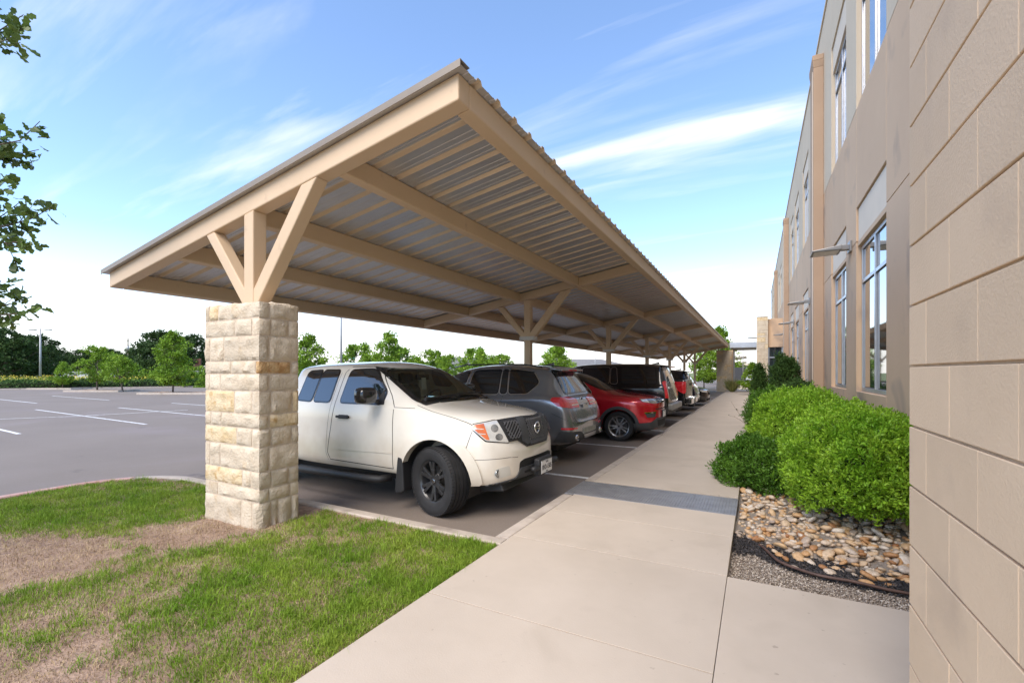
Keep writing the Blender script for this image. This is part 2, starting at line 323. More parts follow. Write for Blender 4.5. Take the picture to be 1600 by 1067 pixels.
def green_amt(x, y):
    v = 0.62 * noise.noise(Vector((x * 0.55 + 4.3, y * 0.55 + 1.7, 0.4))) + 0.42 * noise.noise(Vector((x * 1.7, y * 1.7, 7.4))) + 0.22 * noise.noise(Vector((x * 5, y * 5, 2.2)))
    v += 0.42 * math.exp(-((x + 6.6) ** 2 / 2.0 + (y - 2.5) ** 2 / 0.7)) + 0.40 * math.exp(-((x + 3.0) ** 2 / 0.9 + (y - 2.0) ** 2 / 0.45)) + 0.25 * math.exp(-((x + 2.5) ** 2 / 0.4 + (y - 2.9) ** 2 / 0.3))
    v -= 0.30 * math.exp(-((y - (1.75 + 0.22 * (x + 4.5))) ** 2) / 0.10) * (0.5 + 0.5 * math.tanh(-(x + 3.2) * 2)); v -= 0.55 * math.exp(-((x + 4.45) ** 2 / 0.55 + (y - 2.55) ** 2 / 0.22)) + 0.38 * math.exp(-((x + 5.3) ** 2 / 0.8 + (y - 1.15) ** 2 / 0.25))
    return v - 0.10
def blades(n, seed, cond, hmin, hmax, wd, lean, name, mat, tufts=0):
    rg = np.random.RandomState(seed); P = []; tall0 = 10 ** 9
    tries = 0
    while len(P) < n and tries < n * 6:
        tries += 1
        # denser near the camera
        x = -1.97 - 5.9 * rg.rand() ** 1.25; y = 3.42 - 3.9 * rg.rand()
        if y < -0.1 * x - 0.6 or not in_lawn(x, y): continue
        if COLX0 - 0.02 < x < COLX1 + 0.02 and y > COLY0 - 0.02: continue
        if cond(green_amt(x, y), rg.rand()): P.append((x, y, lawn_h(x, y)))
    if tufts:
        T_ = [P[i] for i in rg.randint(0, len(P), tufts)]; tall0 = len(P)
        for (x, y, z) in T_:
            for _ in range(22):
                q = (x + rg.normal(0, .022), y + rg.normal(0, .022))
                if in_lawn(*q): P.append((q[0], q[1], lawn_h(*q)))
    P = np.array(P); n = len(P); a = rg.rand(n) * 6.283; h = hmin + (hmax - hmin) * rg.rand(n) ** 1.5; h[tall0:] *= 1.75; h *= np.array([1 + .55 * noise.noise(Vector((p[0] * 3.5, p[1] * 3.5, 5))) for p in P]); ln = lean * rg.rand(n) * h; b = rg.rand(n) * 6.283
    dx, dy = np.cos(a) * wd / 2 * (0.6 + 0.8 * rg.rand(n)), np.sin(a) * wd / 2
    lx, ly = np.cos(b) * ln, np.sin(b) * ln
    V = np.zeros((n, 5, 3)); P0 = P
    V[:, 0] = P0 + np.stack([-dx, -dy, np.zeros(n) - .01], 1); V[:, 1] = P0 + np.stack([dx, dy, np.zeros(n) - .01], 1)
    V[:, 2] = P0 + np.stack([dx * .8 + lx * .35, dy * .8 + ly * .35, h * .55], 1); V[:, 3] = P0 + np.stack([-dx * .8 + lx * .35, -dy * .8 + ly * .35, h * .55], 1)
    V[:, 4] = P0 + np.stack([lx, ly, h * (1 - 0.35 * (ln / np.maximum(h, 1e-6)) ** 2).clip(.15, 1)], 1)
    base = np.arange(n)[:, None] * 5
    T = np.concatenate([base + np.array([[0, 1, 2]]), base + np.array([[0, 2, 3]]), base + np.array([[3, 2, 4]])], 0)
    return obj(name, np_mesh(name, V.reshape(-1, 3), T, mat), None)
GRASS = M('grass_blade', (0.15, 0.28, 0.020), 0.65, col2=(0.29, 0.39, 0.05), vs=2.2, island=0.35, trans=0.25, spec=0.2)
STRAW = M('dry_grass_blade', (0.34, 0.235, 0.15), 0.8, col2=(0.46, 0.36, 0.20), vs=4, island=0.35, spec=0.2)
gr = blades(125000, 3, lambda g, r: g + 0.50 * (r - 0.5) > 0.07, 0.012, 0.052, 0.0036, 1.5, 'grass', GRASS, 1400)
tag(gr, 'short patchy green grass growing on the kerbed lawn', 'grass', kind='stuff')
gr = blades(60000, 5, lambda g, r: g < 0.22 and r < 0.75 - 0.9 * g, 0.012, 0.04, 0.003, 3.0, 'dry_grass', STRAW)
tag(gr, 'dry straw coloured grass lying on bare patches of lawn', 'dry grass', kind='stuff')

# ---------------------------------------------------------------- planting bed
BEDSOIL = M('bed_gravel_base', (0.20, 0.165, 0.135), 0.95, col2=(0.34, 0.29, 0.24), vs=60, bump=0.9, bs=110, bdist=0.01)
bed = struct('planting_bed')
m = MB(); nx, ny = 18, 60
def bed_h(x, y): return 0.045 + 0.025 * noise.noise(Vector((x * 1.5, y * 1.5, 0))) + 0.05 * max(0, min(1, (x + 0.15) / 1.2)) * max(0, min(1, (y - 4) / 2))
for j in range(ny + 1):
    y = 3.64 + (44 - 3.64) * (j / ny) ** 2
    for i in range(nx + 1): x = -0.185 + 1.80 * i / nx; m.v.append((x, y, bed_h(x, y)))
for j in range(ny):
    for i in range(nx): a = j * (nx + 1) + i; m.f.append((a, a + 1, a + nx + 2, a + nx + 1)); m.m.append(0)
obj('soil', m, BEDSOIL, bed, smooth=True)
def rock_edge(x): return np.interp(x, [-0.17, -0.02, 0.27, 0.54, 1.0, 1.6], [4.78, 4.62, 4.36, 4.33, 4.22, 4.2])
def mulch_near(x): return np.interp(x, [-0.17, 0.0, 0.1, 0.3, 0.6, 1.0, 1.6], [4.36, 4.40, 4.30, 4.17, 4.08, 4.07, 4.07])
def ico(seed, sub=2, amp=0.25, sq=(1, 0.8, 0.55)):
    bm = bmesh.new(); bmesh.ops.create_icosphere(bm, subdivisions=sub, radius=0.5)
    for v in bm.verts:
        d = noise.noise(v.co * 2.2 + Vector((seed * 7.3, seed * 3.1, 0))) * amp; v.co = Vector((v.co.x * sq[0], v.co.y * sq[1], v.co.z * sq[2])) * (1 + d)
    me = bpy.data.meshes.new('river_stone'); bm.to_mesh(me); bm.free(); me.polygons.foreach_set('use_smooth', [True] * len(me.polygons)); return me
STOPS = [(0.0, (0.30, 0.13, 0.05)), (0.15, (0.50, 0.28, 0.12)), (0.32, (0.58, 0.38, 0.20)), (0.5, (0.56, 0.45, 0.33)), (0.66, (0.36, 0.28, 0.22)), (0.8, (0.66, 0.58, 0.48)), (1.0, (0.48, 0.30, 0.15))]
RS_O = randmat('river_stone_skin', STOPS, 0.55, 'o', 0.3, 30, 0.2, 6); RS_I = randmat('river_stone_skin_small', STOPS, 0.6, 'i', 0.3, 30, 0.2, 40)
var = [ico(i, 2, 0.35, (1, rnd.uniform(0.6, 0.85), rnd.uniform(0.34, 0.5))) for i in range(9)]
for v in var: v.materials.append(RS_O)
cand = []
while len(cand) < 1450:
    x = rnd.uniform(-0.15, 1.5); y = rnd.uniform(4.2, 7.0)
    if y < rock_edge(x) + rnd.gauss(0, 0.05): continue
    if y > 6.2 and x > 0.4: continue
    s_ = min(0.125, max(0.035, rnd.lognormvariate(math.log(0.051), 0.33))); cand.append((x, y, s_))
for k in range(9): cand.append((rnd.uniform(0.25, 1.0), rnd.uniform(4.12, 4.4), rnd.uniform(0.05, 0.1)))
cand += [(0.02 + 0.04 * i, 10.2 + 0.35 * i, 0.22) for i in range(3)]
cand.sort(key=lambda c: -c[2] / c[1]); big = cand[:300]; rest = cand[300:]
for (x, y, s_) in big:
    o = obj('river_stone', rnd.choice(var), None, bed, loc=(x, y, bed_h(x, y) + s_ * 0.17 + rnd.uniform(0, 0.03)), rot=(rnd.gauss(0, 0.3), rnd.gauss(0, 0.3), rnd.uniform(0, 6.28))); o.scale = (s_ * 1.12,) * 3
mm = MB()
sm = [ico(i + 20, 1, 0.35, (1, 0.75, 0.55)) for i in range(3)]
for (x, y, s_) in rest:
    me = rnd.choice(sm); rt = Matrix.Translation((x, y, bed_h(x, y) + s_ * 0.1)) @ Matrix.Rotation(rnd.uniform(0, 6.28), 4, 'Z') @ Matrix.Rotation(rnd.gauss(0, 0.3), 4, 'X') @ Matrix.Scale(s_ * 1.1, 4)
    mm.add([rt @ v.co for v in me.vertices], [tuple(p.vertices) for p in me.polygons])
o = obj('small_river_stone', mm, RS_I, bed, smooth=True, recalc=False); o['kind'] = 'stuff'
def chips(name, n, seed, region, size, asp, mat, zoff=0.0):
    rg = np.random.RandomState(seed); P = []
    while len(P) < n:
        x = rg.uniform(-0.18, 1.5); y = rg.uniform(3.66, 7.5)
        if region(x, y, rg): P.append((x, y, bed_h(x, y) + zoff + rg.uniform(-0.004, 0.012)))
    P = np.array(P); n = len(P); q = rg.normal(size=(n, 3, 3)); u = q[:, 0]; u[:, 2] *= 0.35; u /= np.linalg.norm(u, axis=1)[:, None]
    v = np.cross(u, q[:, 1]); v /= np.linalg.norm(v, axis=1)[:, None]; w_ = np.cross(u, v)
    s_ = (size * (0.5 + rg.rand(n)))[:, None]
    pts = np.stack([P + u * s_, P - u * s_, P + v * s_ * asp, P - v * s_ * asp, P + w_ * s_ * asp * .6, P - w_ * s_ * asp * .6], 1)
    b = np.arange(n)[:, None] * 6
    T = np.concatenate([b + np.array([[i, j, k]]) for (i, j, k) in [(0, 2, 4), (2, 1, 4), (1, 3, 4), (3, 0, 4), (2, 0, 5), (1, 2, 5), (3, 1, 5), (0, 3, 5)]], 0)
    o = obj(name, np_mesh(name, pts.reshape(-1, 3), T, mat), None, bed); o['kind'] = 'stuff'; return o
MULCH = randmat('black_mulch', [(0, (0.012, 0.011, 0.012)), (0.8, (0.05, 0.045, 0.045)), (1.0, (0.13, 0.11, 0.10))], 0.8, 'i')
GRAV = randmat('pea_gravel', [(0, (0.14, 0.11, 0.085)), (0.5, (0.36, 0.29, 0.23)), (1.0, (0.66, 0.59, 0.5))], 0.8, 'i')
chips('mulch', 9000, 11, lambda x, y, r: mulch_near(x) + r.normal(0, 0.03) < y < rock_edge(x) + 0.12 + r.normal(0, 0.04) or (y > 6.7 and x < 0.2), 0.022, 0.28, MULCH, 0.012)
chips('pea_gravel', 9000, 12, lambda x, y, r: y < mulch_near(x) + r.normal(0, 0.05), 0.0075, 0.8, GRAV, 0.002)
PIPE = M('brown_pipe', (0.10, 0.055, 0.04), 0.6, var=0.25, vs=14)
pp = [(-0.02, 4.75, 0.02), (0.048, 4.56, 0.075), (0.152, 4.26, 0.085), (0.273, 4.164, 0.08), (0.427, 4.083, 0.085), (0.628, 4.069, 0.09), (0.816, 4.056, 0.08), (0.95, 4.063, 0.075), (1.3, 4.07, 0.05)]
pts = []
for i in range(len(pp) - 1):
    p0, p1, p2, p3 = [Vector(pp[max(0, min(len(pp) - 1, i + k))]) for k in (-1, 0, 1, 2)]
    for t in (0, .25, .5, .75): pts.append(0.5 * ((2 * p1) + (p2 - p0) * t + (2 * p0 - 5 * p1 + 4 * p2 - p3) * t * t + (3 * p1 - p0 - 3 * p2 + p3) * t ** 3))
tag(obj('irrigation_pipe', MB().tube(pts, 0.011, 10), PIPE, smooth=True), 'thin brown irrigation pipe curving over the gravel and mulch', 'pipe')

# ---------------------------------------------------------------- stone column under the gable
def rough_block(x0, x1, y0, y1, z0, z1, seed, amp=0.015, cell=0.032):
    nx, ny, nz = [max(2, int(round(abs(b - a) / cell))) for a, b in ((x0, x1), (y0, y1), (z0, z1))]
    bm = bmesh.new(); vm = {}
    def V(i, j, k):
        if (i, j, k) not in vm:
            fx, fy, fz = i / nx, j / ny, k / nz; p = Vector((x0 + (x1 - x0) * fx, y0 + (y1 - y0) * fy, z0 + (z1 - z0) * fz))
            e = sorted([min(fx, 1 - fx) * (x1 - x0), min(fy, 1 - fy) * (y1 - y0), min(fz, 1 - fz) * (z1 - z0)])[1]
            nrm = Vector((-1 if i == 0 else (1 if i == nx else 0), -1 if j == 0 else (1 if j == ny else 0), -1 if k == 0 else (1 if k == nz else 0)))
            d = -0.006 * math.exp(-e / 0.010) + amp * max(-0.15, noise.noise(p * 9 + Vector((seed, 0, 0))) * 1.1 + noise.noise(p * 22 + Vector((0, seed, 0))) * 0.6 + 0.35) * min(1, e / 0.022)
            vm[(i, j, k)] = bm.verts.new(p + nrm * d)
        return vm[(i, j, k)]
    for i in range(nx):
        for j in range(ny):
            for k in (0, nz): bm.faces.new([V(i, j, k), V(i + 1, j, k), V(i + 1, j + 1, k), V(i, j + 1, k)])
    for i in range(nx):
        for k in range(nz):
            for j in (0, ny): bm.faces.new([V(i, j, k), V(i + 1, j, k), V(i + 1, j, k + 1), V(i, j, k + 1)])
    for j in range(ny):
        for k in range(nz):
            for i in (0, nx): bm.faces.new([V(i, j, k), V(i, j + 1, k), V(i, j + 1, k + 1), V(i, j, k + 1)])
    bmesh.ops.recalc_face_normals(bm, faces=bm.faces); me = bpy.data.meshes.new('stone'); bm.to_mesh(me); bm.free()
    me.polygons.foreach_set('use_smooth', [True] * len(me.polygons)); me.set_sharp_from_angle(angle=R(38)); return me
CX0, CY0 = (COLX0 + COLX1) / 2, (COLY0 + COLY1) / 2
col = thing('stone_column', 'tall cream limestone block column carrying the near end of the carport', 'column', (CX0, CY0, 0))
obj('mortar_core', MB().box(COLX0 + 0.013 - CX0, COLX1 - 0.013 - CX0, COLY0 + 0.013 - CY0, COLY1 - 0.013 - CY0, 0.02, 2.275), MORT, col)
zc_ = [2.29, 2.127, 1.958, 1.714, 1.586, 1.42, 1.195, 1.057, 0.88, 0.645, 0.479, 0.349, 0.05]
LS = [[.09, .26], [.57, .87], [.1, .37], [.5, .93], [.09, .3], [.56, .87], [.12, .32], [.6, .87], [.1, .3], [.7, .85], [.1, .25], [.68, .87]]
RSp = [[.26], [.72], [.25], [.80], [.25], [.82], [.25], [.80], [.25], [.73], [.25, .76], [.46, .8]]
gold = {(5, 'L', 0), (7, 'L', 0), (9, 'L', 0), (6, 'R', 1), (5, 'R', 1), (0, 'L', 1)}; rust = {(3, 'L', 2)}
W_, D_ = COLX1 - COLX0, COLY1 - COLY0; gp = 0.0035; sd = 0
for ci in range(12):
    z1, z0 = zc_[ci] - gp, zc_[ci + 1] + gp; ls = [0] + LS[ci] + [1]; rs = [0] + RSp[ci] + [1]; cf = 0.12
    alt = ci % 2
    def put(x0, x1, y0, y1, key=None):
        global sd
        sd += 1; mt = LIMEG if key in gold else (LIMEB if key in rust else LIME)
        j = 0.004 * noise.noise(Vector((sd * 1.7, 0.3, 0)))
        me = rough_block(x0 - CX0 + gp, x1 - CX0 - gp, y0 - CY0 + gp + j, y1 - CY0 - gp, z0, z1, sd * 3.7); me.materials.append(mt); obj('stone', me, None, col)
    for k in range(len(ls) - 1):           # front (-Y) face; last one is the corner stone
        xa, xb = COLX0 + W_ * ls[k], COLX0 + W_ * ls[k + 1]; dep = D_ * rs[1] if k == len(ls) - 2 and not alt else (0.13 if k else 0.2)
        if k == len(ls) - 2 and ci == 3: dep = D_ * 0.78
        put(xa, xb, COLY0, COLY0 + dep, (ci, 'L', k))
        if k == len(ls) - 2: cd = dep
    for k in range(len(rs) - 1):           # right (+X) face
        ya, yb = COLY0 + D_ * rs[k], COLY0 + D_ * rs[k + 1]
        if yb <= COLY0 + cd + 0.02: continue
        put(COLX1 - 0.13, COLX1, max(ya, COLY0 + cd), yb, (ci, 'R', k))
    for k in range(2):                     # back face
        xs_ = COLX0 + (W_ - 0.13) * (0.0 if k == 0 else (0.45 if alt else 0.6)); xe_ = COLX0 + (W_ - 0.13) * ((0.45 if alt else 0.6) if k == 0 else 1)
        put(xs_, xe_, COLY1 - 0.12, COLY1)
    put(COLX0, COLX0 + 0.12, COLY0 + 0.2, COLY1 - 0.12)

# ---------------------------------------------------------------- carport
KS = 0.1617; XR, XL = -1.974, -7.65; YF, YB = 2.83, 41.4
def zb(x): return 3.655 + KS * (x - XR)         # underside of rafters
cp = thing('carport', 'long tan steel carport with corrugated metal roof over the parking bays', 'carport', (-4.6, 2.9, 0)); CPI = Matrix.Translation((4.6, -2.9, 0))
def cpart(name, mb, mat=STEEL, bevel=0.012, **k):
    o = obj(name, mb, mat, cp, bevel=bevel, **k); o.matrix_parent_inverse = CPI; return o
BD = 0.205
def rafter(y0, y1, w_in=0.0):
    poly = [(XL + w_in, zb(XL + w_in)), (XR - w_in, zb(XR - w_in)), (XR - w_in, zb(XR - w_in) + BD), (XL + w_in, zb(XL + w_in) + BD)]
    return MB().prism(poly, 'y', y0, y1)
frames = [2.9 + 6.42 * i for i in range(7)]
purX = [-3.385, -4.79, -6.2]
cpart('rafter', rafter(YF, YF + 0.15)); cpart('rafter', rafter(YB - 0.15, YB))
for y in frames[1:-1]:
    xs_ = [XL + 0.10] + purX[::-1] + [XR - 0.10]
    cpart('rafter', MB().prism([(xs_[0], zb(xs_[0]) + .012), (xs_[-1], zb(xs_[-1]) + .012), (xs_[-1], zb(xs_[-1]) + BD - .012), (xs_[0], zb(xs_[0]) + BD - .012)], 'y', y - 0.07, y + 0.07))
def purlin(x, wd=0.1, cut=0.003): # box section following the slope
    return MB().prism([(x - wd / 2, zb(x - wd / 2) + cut), (x + wd / 2, zb(x + wd / 2) + cut), (x + wd / 2, zb(x + wd / 2) + BD - 0.002), (x - wd / 2, zb(x - wd / 2) + BD - 0.002)], 'y', YF + 0.152, YB - 0.152)
for x in purX: cpart('purlin', purlin(x))
cpart('eave_beam', purlin(XR - 0.06, 0.12, 0.0)); cpart('eave_beam', purlin(XL + 0.06, 0.12, 0.0))
PX = -4.57
WHITEB = M('bracket_paint', (0.62, 0.60, 0.56), 0.5, var=0.05)
for i, y in enumerate(frames):
    zt = zb(PX) + 0.0; z0 = 2.26 if i == 0 else 0.0; hw = 0.078
    cpart('post', MB().prism([(PX - hw, z0), (PX + hw, z0), (PX + hw, zb(PX + hw) - 0.001), (PX - hw, zb(PX - hw) - 0.001)], 'y', y - 0.075, y + 0.073))
    zbase = 2.30 if i == 0 else 2.36
    for (xe, wd) in ((-5.29, 0.125), (-3.64, 0.15)):
        sx = PX + (-0.03 if xe < PX else 0.05); a = Vector((sx, y, zbase)); b = Vector((xe, y, zb(xe) + 0.02)); d = (b - a).normalized(); nrm = Vector((d.z, 0, -d.x)) * wd / 2
        # cut at the rafter underside and at the post base
        def top(p): t = (zb(p.x) - 0.001 - p.z) / (d.z - KS * d.x); return p + d * t
        q = [a - nrm, a + nrm, top(a + nrm), top(a - nrm)]
        cpart('brace', MB().prism([(p.x, p.z) for p in q], 'y', y - 0.068, y + 0.066))
    if i: cpart('bracket', MB().box(PX - 0.19, PX + 0.19, y - 0.085, y + 0.085, 2.33, 2.42), WHITEB, bevel=0.01)
    if i: cpart('base_plate', MB().box(PX - 0.16, PX + 0.16, y - 0.16, y + 0.16, 0.0, 0.025))
# corrugated roof sheets: ribs across the slope every 0.305 m, three ribs per sheet
RX0, RX1 = XL - 0.09, XR + 0.055
def sheet_mesh():
    p = [0.0, 0.0]; prof = []
    for r in range(3):
        o = r * 0.305
        prof += [(o + 0.0, 0), (o + 0.085, 0), (o + 0.09, 0.006), (o + 0.10, 0.006), (o + 0.105, 0), (o + 0.165, 0), (o + 0.17, 0.006), (o + 0.18, 0.006), (o + 0.185, 0), (o + 0.215, 0), (o + 0.235, 0.034), (o + 0.28, 0.034), (o + 0.30, 0)]
    prof.append((0.9155, 0))
    m = MB(); nn = len(prof); th = 0.003
    for x in (RX0, RX1):
        for dz in (0, th):
            for (a, z) in prof: m.v.append((x, a, zb(x) + BD + 0.001 + z + dz))
    def idx(xi, l, i): return (xi * 2 + l) * nn + i
    for i in range(nn - 1):
        m.f.append((idx(0, 0, i), idx(0, 0, i + 1), idx(1, 0, i + 1), idx(1, 0, i))); m.m.append(2 if max(prof[i][1], prof[i + 1][1]) > .02 else 1)
        m.f.append((idx(0, 1, i), idx(1, 1, i), idx(1, 1, i + 1), idx(0, 1, i + 1))); m.m.append(0)
        for xi in (0, 1): m.f.append((idx(xi, 0, i), idx(xi, 1, i), idx(xi, 1, i + 1), idx(xi, 0, i + 1))); m.m.append(0)
    for i in (0, nn - 1): m.f.append((idx(0, 0, i), idx(1, 0, i), idx(1, 1, i), idx(0, 1, i))); m.m.append(0)
    return m
first = None; y = YF - 0.05; k = 0
while y < YB + 0.05:
    if first is None: first = obj('roof_sheet', sheet_mesh(), [SHEETT, SHEETB, RIBT], cp); o = first
    else: o = first.copy(); C.objects.link(o)
    o.matrix_parent_inverse = CPI; o.location = (0, y, 0.0 if k % 2 == 0 else 0.0015); y += 0.915; k += 1
for (ya, yb_) in ((YF - 0.058, YF - 0.052), ):
    t = MB(); poly = [(RX0, zb(RX0) + BD - 0.012), (RX1, zb(RX1) + BD - 0.012), (RX1, zb(RX1) + BD + 0.045), (RX0, zb(RX0) + BD + 0.045)]
    t.prism(poly, 'y', ya, yb_); poly = [(RX0, zb(RX0) + BD + 0.039), (RX1, zb(RX1) + BD + 0.039), (RX1, zb(RX1) + BD + 0.045), (RX0, zb(RX0) + BD + 0.045)]
    t.prism(poly, 'y', yb_, yb_ + 0.12); cpart('rake_trim', t, SHEETT, bevel=0.0)
SCREW = M('screw_head', (0.7, 0.69, 0.66), 0.4, metal=0.6)
t = MB()
for x in purX + [XL + 0.13, XR - 0.13]:
    for j in range(60): yy = 3.1 + 0.305 * j; t.box(x - 0.062, x - 0.048, yy, yy + 0.014, zb(x) + BD - 0.02, zb(x) + BD)
o = cpart('screw', t, SCREW, bevel=0); o['kind'] = 'stuff'

# ---------------------------------------------------------------- near block wall at the right
BX, BYE = 0.464, 2.02
bw = thing('block_wall', 'tan painted concrete block wall at the right edge of the picture', 'wall', (BX, BYE, 0)); BH = 0.2032
obj('mortar', MB().box(0.009, 1.25, -3.5, -0.009, 0.0, 10.6), BJOINT, bw)
setA = [-0.175 - 0.372 * i for i in range(12)]; setB = [-0.365 - 0.372 * i for i in range(12)]
zr = 1.622; kmin = -int((zr - 0.1) / BH) - 1; farm = MB()
for kk in range(kmin, 44):
    z0 = zr + kk * BH + 0.004; z1 = z0 + BH - 0.008
    if z0 < 0.1: z0 = 0.1
    js = [0.0] + (setA if kk % 2 == 0 else setB)
    for a, b in zip(js, js[1:]):
        if b < -3.4: break
        jt = 0.001 * noise.noise(Vector((kk * 3.3, a * 7, 0)))
        if kk <= 9 and b > -1.8: obj('block', MB().box(jt - 0.0, 0.2, b + (0.0014 if b < -0.01 else 0), a - (0.0014 if a < -0.01 else 0), z0, z1), BLOCK, bw, bevel=0.0022)
        else: farm.box(jt, 0.2, b + 0.003, a - (0.003 if a < -0.01 else 0), z0, z1)
    # return face blocks toward the facade
    for i in range(3):
        xa, xb = 0.203 + 0.37 * i, 0.203 + 0.37 * (i + 1) - 0.004; farm.box(xa, min(xb, 1.25), -0.2, 0.0, z0, z1)
o = obj('upper_block', farm, BLOCK, bw); o['kind'] = 'stuff'

# ---------------------------------------------------------------- office building facade
FX = 1.55
ofc = thing('office_building', 'two storey tan office building with tall windows along the sidewalk', 'building', (FX, 7, 0)); OI = Matrix.Translation((-FX, -7, 0))
def op(name, mb, mat, bevel=0.006, parent=ofc):
    o = obj(name, mb, mat, parent, bevel=bevel)
    if parent is ofc: o.matrix_parent_inverse = OI
    return o
op('backing_wall', MB().box(FX + 0.16, FX + 0.4, 2.03, 60, 0.0, 10.6), DARKG, 0)
ZSILL, ZHEAD, ZW0, ZW1, ZS2, ZH2, ZTOP = 1.28, 3.79, 3.88, 4.46, 6.2, 8.53, 10.72
G = 0.012
def panel(y0, y1, z0, z1, mat, dx=0.0): op('wall_panel', MB().box(FX + dx, FX + 0.15, y0 + G / 2, y1 - G / 2, z0 + G / 2, z1 - G / 2), mat)
wins = []
for b0 in (0, 14.2, 28.4, 42.6):
    for a, b in ((0.85, 2.92), (3.95, 6.0), (7.8, 9.87), (10.9, 12.85)):
        if b0 + a > 4: wins.append((b0 + a, b0 + b))
def window(y0, y1, z0, z1, zm, first):
    x0 = FX + 0.075
    wn = bpy.data.objects.new('window', None); C.objects.link(wn); wn.parent = ofc; wn.matrix_parent_inverse = OI; wn.location = (x0, y0, z0)
    W, H = y1 - y0, z1 - z0; hm = zm - z0; f = 0.06
    fr = MB().box(0, .1, 0, W, 0, f).box(0, .1, 0, W, H - f, H).box(0, .1, 0, f, f, H - f).box(0, .1, W - f, W, f, H - f)
    obj('frame', fr, ALU, wn, bevel=0.004)
    obj('mullion', MB().box(-.008, .1, W / 2 - f / 2, W / 2 + f / 2, f, H - f), ALU, wn, bevel=0.004)
    obj('mullion', MB().box(-.004, .1, f, W - f, hm - f / 2, hm + f / 2), ALU, wn, bevel=0.004)
    for (ya, yb_) in ((f, W / 2 - f / 2), (W / 2 + f / 2, W - f)):
        for (za, zb2) in ((f, hm - f / 2), (hm + f / 2, H - f)):
            e = 0.02
            obj('gasket', MB().box(.03, .06, ya, yb_, za, zb2), DALU, wn)
            t = rnd.uniform(-0.0015, 0.0015)
            obj('pane', MB().box(.022 + t, .028 + t, ya + e, yb_ - e, za + e, zb2 - e), GLASSB, wn)
prev = 2.03
for i, (a, b) in enumerate(wins + [(59.9, 60)]):
    if a - prev > 0.05:   # solid strip between windows
        for (z0, z1, mt) in ((0.0, ZW0, TANP), (ZW0, ZS2, TANP), (ZS2, ZTOP, BEIGEP)): panel(prev, a, z0, z1, mt)
    if b - a < 1: break
    panel(a, b, 0, ZSILL, TANP); window(a, b, ZSILL, ZHEAD, 3.17, i == 0); panel(a, b, ZHEAD, ZW0, TANP, 0.02); panel(a, b, ZW0, ZW1, CREAMP, 0.03); panel(a, b, ZW1, ZS2, TANP)
    window(a, b, ZS2, ZH2, 8.05, False); panel(a, b, ZH2, 9.1, CREAMP, 0.03); panel(a, b, 9.1, ZTOP, BEIGEP)
    prev = b
op('coping', MB().box(FX - 0.03, FX + 0.45, 2.03, 60, ZTOP, ZTOP + 0.08), BEIGEP)
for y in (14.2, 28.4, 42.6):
    op('pilaster', MB().box(FX - 0.225, FX - 0.001, y, y + 0.75, 0, 9.55).box(FX - 0.25, FX - 0.001, y - 0.03, y + 0.78, 9.72, 9.86), PILSHADE, 0.01)
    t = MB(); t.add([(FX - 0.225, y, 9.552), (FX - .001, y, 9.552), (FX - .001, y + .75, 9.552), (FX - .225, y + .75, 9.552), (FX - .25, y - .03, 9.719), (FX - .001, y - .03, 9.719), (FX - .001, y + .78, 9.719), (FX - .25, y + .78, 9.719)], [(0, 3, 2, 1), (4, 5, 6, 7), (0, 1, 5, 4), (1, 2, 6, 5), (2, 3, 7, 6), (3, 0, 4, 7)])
    op('pilaster_cap', t, PILSHADE)
    op('pilaster_pale_edge', MB().box(FX - 0.24, FX - 0.2265, y + 0.10, y + 0.16, 0.1, 9.5), CREAMP, 0.003)  # thin cream strip running up the pilaster front
LAMPM = M('lamp_housing', (0.30, 0.29, 0.28), 0.4, metal=0.4, var=0.06)
LENS = M('lamp_lens', (0.75, 0.74, 0.7), 0.3, var=0.03)
for i, y in enumerate((10.38, 17.6, 24.6, 31.8)):
    lb = ['nearest grey wedge shaped wall light between two tall windows', 'second grey wedge shaped wall light, just past the first pilaster', 'third grey wedge shaped wall light along the office wall', 'farthest grey wedge shaped wall light by the entrance porch'][i]
    lt = thing('wall_light', lb, 'wall light', (FX - 0.002, y, 3.92), 0, 'wedge wall lights on the office wall')
    m = MB(); w2 = 0.24
    m.add([(-0.62, -w2, -0.05), (-0.62, w2, -0.05), (-0.62, w2, -0.075), (-0.62, -w2, -0.075), (-0.16, -w2, 0.015), (-0.16, w2, 0.015), (-0.16, w2, -0.075), (-0.16, -w2, -0.075)],
          [(0, 1, 2, 3), (4, 7, 6, 5), (0, 4, 5, 1), (3, 2, 6, 7), (0, 3, 7, 4), (1, 5, 6, 2)])
    obj('housing', m, LAMPM, lt, bevel=0.012); obj('lens', MB().box(-0.58, -0.2, -0.2, 0.2, -0.082, -0.074), LENS, lt)
    obj('bracket', MB().box(-0.165, -0.03, -0.06, 0.06, -0.05, 0.04).box(-0.035, 0.0, -0.13, 0.13, -0.1, 0.1), LAMPM, lt, bevel=0.006)
